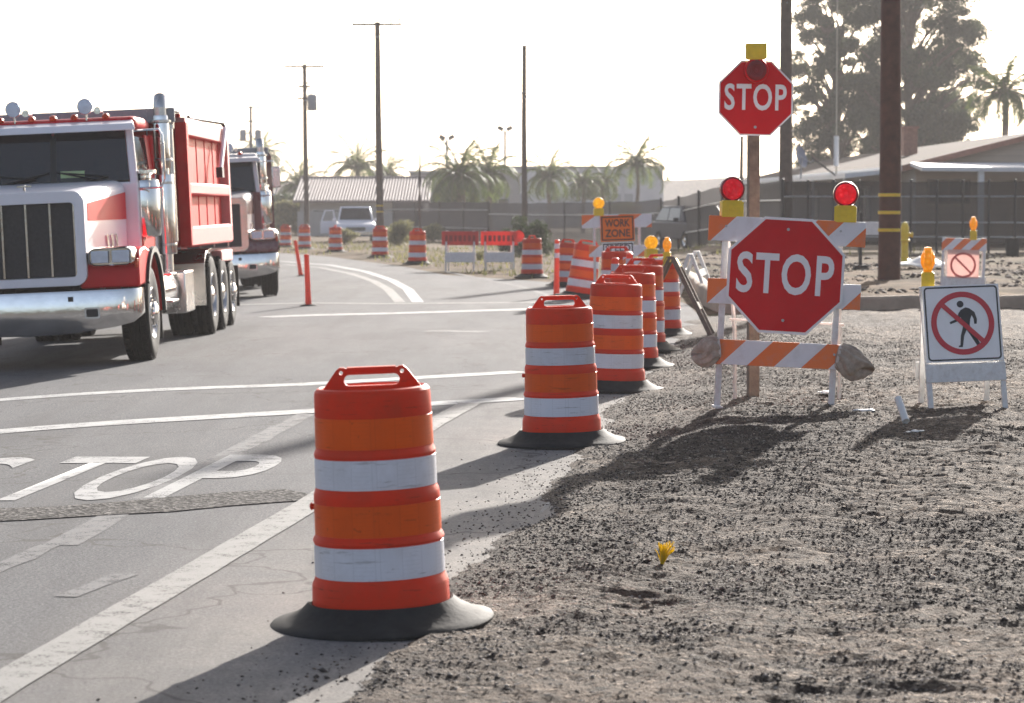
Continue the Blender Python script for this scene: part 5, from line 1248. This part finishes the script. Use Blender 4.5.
def leafcloud(name, centers, per, size, mat, parent, seed, aspect=.4):
    r = np.random.default_rng(seed); C = []; 
    for (c, rad) in centers:
        n = int(per * (rad[0] * rad[1] * rad[2]) ** .5); d = r.normal(size=(n, 3)); d /= np.linalg.norm(d, axis=1)[:, None]
        C.append(np.array(c) + d * np.array(rad) * (r.random((n, 1)) ** .45))
    P = np.concatenate(C); n = len(P); a = r.normal(size=(n, 3)); a /= np.linalg.norm(a, axis=1)[:, None]; a[:, 2] -= .4
    u = r.normal(size=(n, 3)); w = np.cross(a, u); w /= np.linalg.norm(w, axis=1)[:, None]
    s = size * (.6 + .8 * r.random((n, 1)))
    V = np.stack([P - a * s * .5, P + w * s * aspect * .5, P + a * s * .5, P - w * s * aspect * .5], 1).reshape(-1, 3)
    Fc = np.arange(4 * n).reshape(-1, 4); o = npmesh(name, V, Fc, [mat]); o.parent = parent; return o
def big_tree(x, y, zg_, H, spread, label, seed, name='eucalyptus_tree', mat='euc', trunk_r=.45, per=140, size=.32, ncl=70, zlow=.3, leanx=0.0):
    rn = random.Random(seed); root = empty(name, (x, y, zg_), label=label, cat='tree', group='trees behind the house')
    b = MB(); top = (leanx, 0, H * .86)
    b.tube([(leanx * (k / 7) ** 1.5 + .25 * math.sin(k * 1.3 + seed), .2 * math.cos(k), H * .86 * k / 7) for k in range(8)], trunk_r, M['bark'], 12, rs=[trunk_r * (1.15 - .95 * k / 7) for k in range(8)])
    centers = []
    for i in range(ncl):
        t = zlow + (1 - zlow) * ((i + rn.random()) / ncl); a_ = rn.random() * 2 * PI
        prof_ = math.sin(PI * min(1, max(.05, (t - zlow) / (1.08 - zlow))) ** .8) ** .6
        rr = spread * prof_ * (.25 + .8 * rn.random() ** .6); cx_, cy_, cz_ = leanx * t + rr * math.cos(a_), rr * math.sin(a_), H * t
        q = spread * (.09 + .16 * rn.random()); centers.append(((cx_, cy_, cz_), (q * 1.15, q * 1.15, q * .75)))
        if i % 2 == 0:
            tb0 = max(.12, t - .22); sx0 = leanx * tb0 ** 1.5
            b.tube([(sx0, 0, H * tb0), (sx0 + (cx_ - sx0) * .5, cy_ * .45, H * (tb0 + .6 * (t - tb0))), (cx_, cy_, cz_)], .1, M['bark'], 6, rs=[trunk_r * .42 * (1 - tb0 * .6), trunk_r * .22, .03])
    b.build('trunk', root, smooth=60); leafcloud('crown', centers, per, size, M[mat], root, seed); return root
big_tree(xat(905, 172), 172, .2, 17.5, 4.9, 'tall dense eucalyptus with a trailing crown, its trunk behind the brown pole', 5, per=1500, ncl=190, zlow=.2, leanx=.5, size=.17)
big_tree(xat(838, 178), 178, .2, 15.6, 3.6, 'looser eucalyptus with many sky gaps, between the two big poles', 12, per=1250, ncl=120, zlow=.16, leanx=-.3, size=.17)
big_tree(xat(950, 196), 196, .2, 10.5, 2.6, 'small feathery tree between the eucalyptus and the palm', 31, per=340, ncl=50, zlow=.3, size=.28, trunk_r=.2)
def palm(px, crown_py, y, Rr, label, seed, nf=24, droop=1.0, trunk_r=.17, group='palm trees', upright=.55, zg_=None):
    x = xat(px, y); z0 = gzf(x, y) if zg_ is None else zg_; H = zat(crown_py, y) - z0
    rn = random.Random(seed); root = empty('palm_tree', (x, y, z0), label=label, cat='palm tree', group=group)
    b = MB(); ks = 14; b.tube([(.06 * math.sin(k * .5 + seed), 0, -.2 + (H + .2) * k / ks) for k in range(ks + 1)], trunk_r, M['palmbark'], 12, rs=[trunk_r * (1.25 - .35 * k / ks) * (1.07 if k % 2 else .95) for k in range(ks + 1)])
    b.build('trunk', root, smooth=60); V = []; Fc = []
    sl = MB()
    for f in range(nf):
        az = 2 * PI * (f * .382 + rn.random() * .06); el = R(85 - 95 * (f / nf) ** .8 * upright * 1.6 + rn.uniform(-6, 6)); Ln = Rr * rn.uniform(.9, 1.15)
        p = Vector((0, 0, H)); n = 12; pts = [p.copy()]; e_ = el; dk = .30 + .75 * min(1, f / nf * 1.9)
        for k in range(n):
            p = p + Vector((math.cos(az) * math.cos(e_), math.sin(az) * math.cos(e_), math.sin(e_))) * (Ln * 1.25 / n); e_ -= R(11.5) * droop * .85 * dk * (1 + k * .05); pts.append(p.copy())
        sl.tube(pts, .02, M['palmbark'], 4, rs=[.035 * (1 - k / (n + 2)) for k in range(n + 1)])
        for k in range(1, n * 3):
            t = k / (n * 3); j = min(n - 1, int(t * n)); q = pts[j].lerp(pts[j + 1], t * n - j); d = (pts[j + 1] - pts[j]).normalized(); side = d.cross(Vector((0, 0, 1)));
            if side.length < .05: side = Vector((1, 0, 0))
            side.normalize(); ll = Ln * .30 * math.sin(PI * min(1, t * .85 + .15)) ** .7
            for s in (-1, 1):
                tip = q + side * s * ll * .75 + d * ll * .55 + Vector((0, 0, -ll * rn.uniform(.25, .65))); w_ = d * .035 * Rr / 2
                i0 = len(V); V += [q - w_, q + w_, tip]; Fc.append((i0, i0 + 1, i0 + 2))
    sl.add(V, Fc, M['palm']); sl.build('crown', root, smooth=0); return root
PL = 'palm trees behind the far fence'
palm(460, 178, 158, 2.5, 'largest palm with a heavy drooping crown in front of the low grey building', 3, 34, 1.15, .26, PL)
palm(489, 176, 166, 2.2, 'yellowish palm with hanging fronds just beyond the largest palm', 8, 26, 1.1, .2, PL)
palm(549, 178, 180, 2.0, 'round-headed palm in front of the warehouse, next to the plain pole', 5, 26, 1.1, .13, PL)
palm(583, 184, 186, 1.7, 'low bushy palm behind the round yellow lamp and striped board', 15, 24, 1.3, .14, PL)
palm(603, 183, 190, 1.7, 'squat bushy palm against the warehouse, between two taller palms', 17, 24, 1.3, .14, PL)
palm(637, 166, 178, 2.4, 'tall slender palm with an upright tuft at the end of the warehouse', 9, 20, 1.0, .12, PL, upright=.48)
palm(357.5, 170, 205, 2.7, 'palm with an upright heart and arching fronds above the tiled roof', 21, 20, 1.05, .2, PL, upright=.45)
palm(387, 176, 215, 2.2, 'feathery palm directly behind the tall crossarm pole', 22, 24, 1.15, .2, PL)
palm(300, 188, 200, 2.4, 'palm with a low crown near the transformer pole', 24, 26, 1.2, .2, PL)
palm(262, 158, 260, 3.0, 'hazy palm head rising over the roof of the maroon truck', 25, 26, 1.2, .2, PL)
palm(1003, 96, 150, 2.4, 'feathery palm at the picture edge behind the house roof', 27, 32, 1.1, .2, None, zg_=.3)
def bush(px, y, w, h, label, seed, mat='bush', size=.10, per=260, name='bush', group=None):
    x = xat(px, y); z = gzf(x, y); rn = random.Random(seed); root = empty(name, (x, y, z), label=label, cat='bush', group=group); cs = []
    for i in range(16):
        a_ = rn.random() * 2 * PI; rr = w * .5 * rn.random() ** .6; zz = h * rn.uniform(.15, .85); k = 1 - .45 * zz / h
        cs.append(((rr * k * math.cos(a_), rr * k * math.sin(a_), zz), (w * .2, w * .2, h * .18)))
    b = MB()
    for i in range(7): c = cs[i][0]; b.tube([(0, 0, -.05), (c[0] * .5, c[1] * .5, c[2] * .5), c], .02, M['bark'], 5, rs=[.035, .02, .008])
    b.build('stems', root); leafcloud('foliage', cs, per * 10 / max(w, 1), size, M[mat], root, seed); return root
bush(528, 92, 1.5, 1.45, 'dark round bush behind the lone drum', 2, size=.09, per=260)
bush(508, 100, 1.0, 1.0, 'smaller dark bush just beside the round one', 4, size=.09, per=200)
bush(250, 190, 9, 3.0, 'hazy grey-green hedge bank behind the maroon truck', 6, size=.3, per=900)
bush(300, 175, 5, 2.2, 'pale yellowish shrub by the transformer pole', 7, mat='weed', size=.2, per=700)
bush(399, 128, 2.0, 1.3, 'tangled yellow-green shrub beside the tall crossarm pole', 9, mat='weed', size=.12, per=240)
bush(345, 134, 1.4, .8, 'low grey-green shrub in front of the pickup', 10, mat='weed', size=.10, per=240)
bush(432, 140, 1.8, 1.0, 'dry pale shrub in front of the palm trunks', 13, mat='weed', size=.10, per=240)
bush(478, 84, .9, .35, 'tiny yellow weed clump between the two low barricades', 14, mat='weed', size=.06, per=120)
bush(640, 180, 6, 2.0, 'pale flowering shrub behind the fence below the slender palm', 19, mat='weed', size=.2, per=500)
# weeds and dry grass on the verge
def weedpts(r, n):
    x = r.uniform(-16, 12, n); y = r.uniform(60, 140, n); keep = (x > edge(y) + .6) & (fbm(x * .35, y * .25, 3, 44) > .52) & ((y > 68) | (x < 3)); x, y = x[keep], y[keep]; return x, y
r_ = np.random.default_rng(6); wx_, wy2 = weedpts(r_, 15000); n = len(wx_); h_ = .06 + .16 * r_.random(n); a_ = r_.random(n) * 2 * PI; zz = gz(wx_, wy2)
dx_, dy_ = np.cos(a_) * .03, np.sin(a_) * .03
V = np.stack([np.stack([wx_ - dx_, wy2 - dy_, zz - .05], -1), np.stack([wx_ + dx_, wy2 + dy_, zz - .05], -1), np.stack([wx_ + r_.normal(0, .06, n), wy2 + r_.normal(0, .06, n), zz + h_], -1)], 1).reshape(-1, 3)
o = npmesh('dry_grass', V, np.arange(3 * n).reshape(-1, 3), [M['weed']]); tag(o, 'patches of dry yellow-green grass on the dirt verge', 'grass', kind='stuff')

# ------------------------------------------------------------------ vehicles behind
def car(name, loc, rz, label, cat, paint, L_=4.6, Wd=1.8, H=1.5, kind='suv', door_open=False, group=None):
    """nose towards local -Y"""
    root = empty(name, loc, (0, 0, rz), label, cat, group); w = Wd / 2
    if kind == 'pickup': lower = [(0, .42), (0, .80), (.08, .95), (1.25, 1.08), (L_ - .05, 1.08), (L_, .95), (L_, .45)]; roofl = [(1.25, 1.08), (1.95, H), (3.15, H), (3.35, 1.08)]
    else: lower = [(0, .35), (0, .70), (.10, .88), (1.05, 1.0), (L_ - .12, 1.02), (L_, .85), (L_, .40)]; roofl = [(1.0, 1.0), (1.75, H), (L_ - .9, H), (L_ - .15, 1.02)]
    b = MB(); loft(b, [[(x, y, z) for y, z in lower] for x in (-w, w)], paint); b.build('body', root, bevel=.05)
    b = MB(); loft(b, [[(s * w * .94 if z < H - .02 else s * w * .78, y, z - (.0 if z < H - .02 else 0)) for y, z in roofl] for s in (-1, 1)], paint); rfc = b.build('cabin', root, bevel=.04)
    (ya, za), (yb, zb_), (yc, zc2), (yd, zd2) = roofl
    b = MB(); e1 = .10; P_ = lambda x, t, o: (x, ya + (yb - ya) * t - o, za + (zb_ - za) * t + o * .5)
    b.hexa([P_(-w * .84, .10, .012), P_(w * .84, .10, .012), P_(w * .84, .10, 0), P_(-w * .84, .10, 0), P_(-w * .72, .90, .012), P_(w * .72, .90, .012), P_(w * .72, .90, 0), P_(-w * .72, .90, 0)], M['glass']); b.build('windshield', root, smooth=0)
    Q_ = lambda x, t, o: (x, yd + (yc - yd) * t + o, zd2 + (zc2 - zd2) * t + o * .5)
    b = MB(); b.hexa([Q_(-w * .80, .12, .012), Q_(w * .80, .12, .012), Q_(w * .80, .12, 0), Q_(-w * .80, .12, 0), Q_(-w * .70, .88, .012), Q_(w * .70, .88, .012), Q_(w * .70, .88, 0), Q_(-w * .70, .88, 0)], M['glass']); b.build('rear_window', root, smooth=0)
    for s in (-1, 1):
        k = (za + .06 - za) / (H - za); f1, f2 = .10, .86
        def S(y, f): return (s * (w * .94 + (w * .78 - w * .94) * f + .012), y, za + (H - za) * f)
        n_ = 2 if kind != 'pickup' else 1; ys0 = ya + (yb - ya) * .6 + .12; ys1 = yd - .25 if kind != 'pickup' else yd - .1
        for q in range(n_):
            y_0 = ys0 + (ys1 - ys0) * q / n_ + .04; y_1 = ys0 + (ys1 - ys0) * (q + 1) / n_ - .04
            b = MB(); b.add([S(y_0, f1), S(y_1, f1), S(min(y_1, yc + .05), f2), S(max(y_0, yb + .02), f2)], [(0, 1, 2, 3)], M['winglass']); b.build('side_window', root, smooth=0)
        b = MB(); b.box((s * w * .72, -.01, .72), (.34, .04, .16), M['lens_w']); b.build('headlight', root, bevel=.01)
        b = MB(); b.box((s * w * .86, L_ + .005, .82), (.16, .03, .22), M['signr']); b.build('tail_light', root, bevel=.01)
        b = MB(); b.box((s * (w + .10), ya + .55, za + .10), (.2, .10, .14), paint); b.build('mirror', root, bevel=.02)
        for y_ in (.85, L_ - .95):
            hb = empty('wheel', (s * (w - .08), y_, .34)); hb.parent = root; X = Matrix.Rotation(R(90) * s, 4, 'Y')
            b = MB(); b.lathe([(.20, .11), (.30, .12), (.34, .09), (.34, -.09), (.30, -.12), (.2, -.12)], M['tyre'], 24, X=X); b.build('tyre', hb)
            b = MB(); b.lathe([(0, .09), (.06, .10), (.12, .07), (.19, .09), (.205, .115)], M['chromed'], 20, X=X); b.build('rim', hb)
    b = MB(); b.box((0, -.012, .70), (Wd * .50, .03, .18), M['dark']); b.build('grille', root, bevel=.01)
    b = MB(); b.box((0, -.05, .48), (Wd * .98, .12, .20), M['chromed'] if kind == 'pickup' else paint); b.build('bumper', root, bevel=.03)
    if door_open:
        b = MB(); b.box((-w - .42, 1.45, .75), (.88, .06, .62), paint, rot=(0, 0, .35)); dd_ = b.build('open_door', root, bevel=.02)
        b = MB(); b.mesh(curve_mesh([[(-.42, 0), (.42, 0), (.30, .62), (-.20, .62)], [(-.34, .05), (.35, .05), (.25, .56), (-.16, .56)]], .05), paint, Matrix.Translation((-w - .42, 1.45, 1.05)) @ Matrix.Rotation(.35, 4, 'Z') @ XZ); b.build('window_frame', dd_, smooth=0)
    return root
y_ = 140.0; car('pickup_truck', (xat(356, y_), y_, gzf(xat(356, y_), y_)), R(4), 'white pickup facing the road with one door standing open, below the tiled roof', 'pickup truck', M['twhite'], 5.2, 2.0, 1.85, 'pickup', True)
y_ = 122.0; car('parked_car', (xat(684, y_), y_, -.05), R(14), 'charcoal car parked behind the receding fence, beneath its widest gap', 'car', M['cargrey'], 4.6, 1.8, 1.55, group='dark cars behind the fence')
y_ = 98.0; car('parked_car', (xat(716, y_), y_, .05), R(16), 'dark blue car parked nearest the stop barricade behind the fence', 'car', M['carblue'], 4.7, 1.8, 1.6, group='dark cars behind the fence')

# ------------------------------------------------------------------ small things
def lathe_thing(name, loc, prof, mat, label, cat, n=20):
    b = MB(); b.lathe(prof, mat, n); return tag(b.build(name, loc=loc, smooth=40), label, cat)
hx_, hy_, hz_ = xat(904.5, 63), 63.0, gzf(xat(904.5, 63), 63)
hyd = empty('fire_hydrant', (hx_, hy_, hz_), label='dusty yellow hydrant standing just past the thick brown pole', cat='fire hydrant')
b = MB(); b.lathe([(.0, 0), (.15, 0), (.15, .04), (.085, .06), (.08, .45), (.12, .47), (.12, .50), (.09, .52), (.10, .70), (.095, .80), (.07, .88), (.03, .92), (0, .93)], M['yel'], 20); b.build('barrel', hyd, smooth=40)
for s in (-1, 1): b = MB(); b.cyl((0, 0, .62), (s * .17, 0, .62), .045, M['yel'], n=12); b.cyl((s * .15, 0, .62), (s * .19, 0, .62), .06, M['yel'], n=8); b.build('cap', hyd)
px_, py_ = 868, 57.0
wbx = xat(858, py_); wb2 = empty('plank_barrier', (wbx, py_, gzf(wbx, py_)), label='plain white plank barrier on a dark weighted post, beside the thick brown pole', cat='barrier')
zb5 = gzf(wbx, py_); b = MB(); b.box((.0, 0, zat(228.5, py_) - zb5), (1.1, .03, .27), M['white']); b.build('plank', wb2, bevel=.004)
b = MB(); b.box((.05, .04, .6), (.07, .07, 1.2), M['fencepost']); b.build('post', wb2); b = MB(); b.box((.05, .04, .05), (.34, .4, .1), M['rubber'], taper=(.7, .7)); b.build('foot', wb2, bevel=.01)
x_ = xat(1012, 68); lathe_thing('trash_can', (x_, 68, gzf(x_, 68)), [(0, 0), (.15, 0), (.16, .02), (.185, .42), (.20, .43), (.20, .46), (.18, .46), (.165, .1), (0, .1)], M['dark'], 'small dark bin standing against the fence at the picture edge', 'trash can')
def crumpled(name, loc, dims, mat, label, cat, seed, group=None):
    r = np.random.default_rng(seed); n = 14; xs = np.linspace(-.5, .5, n); XX, YY = np.meshgrid(xs, xs); ZZ = np.abs(fbm(XX * 3 + seed, YY * 3, 3, seed) - .3) * dims[2] + (.5 - np.maximum(abs(XX), abs(YY))) * dims[2] * .6
    o = gridmesh(name, XX * dims[0] * (1 + .1 * r.random()), YY * dims[1], ZZ, [mat]); o.location = loc; o.rotation_euler = (0, 0, seed); s = o.modifiers.new('thickness', 'SOLIDIFY'); s.thickness = .004; tag(o, label, cat, group); return o
x_, y_ = xat(921, 57), 57.0; crumpled('plastic_sheet', (x_, y_, gzf(x_, y_) + .02), (.9, 1.6, .3), M['plast'], 'bright white crumpled plastic sheet on the dirt behind the amber lamp', 'plastic sheet', 4)
for (px, py, dx_, dy_, sd, lab) in ((826, 400, .15, .10, 5, 'flat scrap of pale paper beyond the barricade foot'), (864, 418, .16, .08, 6, 'small pale paper scrap on the gravel near the white pipe stub'), (915, 436, .12, .07, 7, 'thin pale scrap in the shade of the no-pedestrians sign')):
    x_, y_, z_ = at(px, py); crumpled('paper_scrap', (x_, y_, float(gravel_z(x_, y_)) + .015), (dx_, dy_, .03), M['plast'], lab, 'litter', sd, 'paper scraps on the gravel')
x_, y_, z_ = at(906, 428); z_ = float(gravel_z(x_, y_))
b = MB(); b.lathe([(.026, 0), (.028, .002), (.028, .25), (.026, .252), (.022, .25), (.022, .0), (.026, 0)], M['plast'], 20); pst = b.build('pipe_stub', loc=(x_, y_, z_ + .02), rot=(R(-50), R(-12), 0)); tag(pst, 'short white plastic pipe stub lying tilted on the gravel', 'pipe stub')
x_, y_, z_ = at(662, 571); z_ = float(gravel_z(x_, y_)); b = MB(); rn = random.Random(3)
for i in range(70):
    a_ = rn.random() * 2 * PI; sp = rn.random() ** .7 * .055; h_ = .07 + .045 * rn.random(); q = Vector((math.cos(a_) * sp + .012, math.sin(a_) * sp, h_)); b.tube([(rn.uniform(-.006, .006), rn.uniform(-.006, .006), 0), q * .55 + Vector((0, 0, .01)), q], .0016, pm('bright_yellow_bristle', (.85, .66, .01), .5, trans=.4), 4)
wk = b.build('survey_whisker', loc=(x_, y_, z_ - .005)); tag(wk, 'small bright yellow tuft of survey marker bristles in the gravel', 'survey marker')
# a few bigger clods
def clods(r, n):
    pts = [(900, 600, .03), (700, 640, .02), (640, 500, .02), (860, 520, .02), (760, 470, .02), (980, 560, .02), (440, 684, .05), (330, 680, .02), (520, 590, .025), (560, 555, .02), (1000, 690, .05), (480, 668, .03)]
    out = []
    for px, py, s in pts:
        for k in range(14): x, y, z = at(px + r.normal(0, 14), py + r.normal(0, 5)); out.append((x, y, float(max(z + .015, gravel_z(x, y)))))
    return np.array(out)
g3 = stones('gravel_clods', 84, clods, .008, .026, SM[:2], 9); tag(g3, 'dark clods of broken asphalt lying on the gravel edge', 'gravel')
# faint hills far away
hxs = np.linspace(-200, 420, 60); V = []
for x in hxs: hz2 = 6 + 9 * float(fbm(np.array(x / 90.), np.array(.5), 3, 8)); V += [(x, 880, -2), (x, 900, hz2), (x, 940, -2)]
b = MB(); b.add(V, [(3 * i + j, 3 * i + 3 + j, 3 * i + 4 + j, 3 * i + 1 + j) for i in range(59) for j in (0, 1)], M['dirt']); tag(b.build('hills', smooth=60), kind='structure')

# ------------------------------------------------------------------ air, sky, light
HAZE = .0004
b = MB(); b.box((-0, 440, 9.5), (1500, 1080, 25.0), M['dark']); hz_o = b.build('haze', smooth=0)
mh = bpy.data.materials.new('pale_haze'); mh.use_nodes = True; nt = mh.node_tree; nt.nodes.clear(); out = nt.nodes.new('ShaderNodeOutputMaterial'); pv = nt.nodes.new('ShaderNodeVolumePrincipled')
pv.inputs['Color'].default_value = (.93, .91, .92, 1); pv.inputs['Density'].default_value = HAZE; pv.inputs['Anisotropy'].default_value = .2; L(nt, pv.outputs[0], out.inputs['Volume'])
hz_o.data.materials.clear(); hz_o.data.materials.append(mh); tag(hz_o, kind='stuff')

SUN_EL, SUN_AZ = R(18.5), R(15.6)     # azimuth measured from +Y towards +X
sv = Vector((math.sin(SUN_AZ) * math.cos(SUN_EL), math.cos(SUN_AZ) * math.cos(SUN_EL), math.sin(SUN_EL)))
sd = bpy.data.lights.new('sun', 'SUN'); sd.energy = 5.0; sd.angle = R(.6); sd.color = (1.0, .94, .87)
so = bpy.data.objects.new('sun', sd); COL.objects.link(so); so.rotation_euler = sv.to_track_quat('Z', 'Y').to_euler(); so.location = (20, 60, 40)
w = bpy.data.worlds.new('World'); scene.world = w; w.use_nodes = True; nt = w.node_tree; nt.nodes.clear()
sk = nt.nodes.new('ShaderNodeTexSky'); sk.sky_type = 'NISHITA'; sk.sun_disc = False; sk.sun_elevation = SUN_EL; sk.sun_rotation = SUN_AZ; sk.air_density = .7; sk.dust_density = 3.0; sk.ozone_density = 1.0
bg = nt.nodes.new('ShaderNodeBackground'); bg.inputs[1].default_value = .085; wo = nt.nodes.new('ShaderNodeOutputWorld'); hsv = nt.nodes.new('ShaderNodeHueSaturation'); hsv.inputs['Saturation'].default_value = .75; L(nt, sk.outputs[0], hsv.inputs['Color']); L(nt, hsv.outputs[0], bg.inputs[0]); L(nt, bg.outputs[0], wo.inputs[0])
scene.view_settings.view_transform = 'Standard'; scene.view_settings.look = 'None'; scene.view_settings.gamma = 1; scene.view_settings.exposure = 1.40
scene.render.engine = 'CYCLES'; cy = scene.cycles
cy.use_denoising = True; cy.max_bounces = 6; cy.diffuse_bounces = 3; cy.glossy_bounces = 3; cy.transmission_bounces = 4; cy.transparent_max_bounces = 12; cy.volume_bounces = 1
cy.sample_clamp_indirect = 6; cy.caustics_reflective = False; cy.caustics_refractive = False
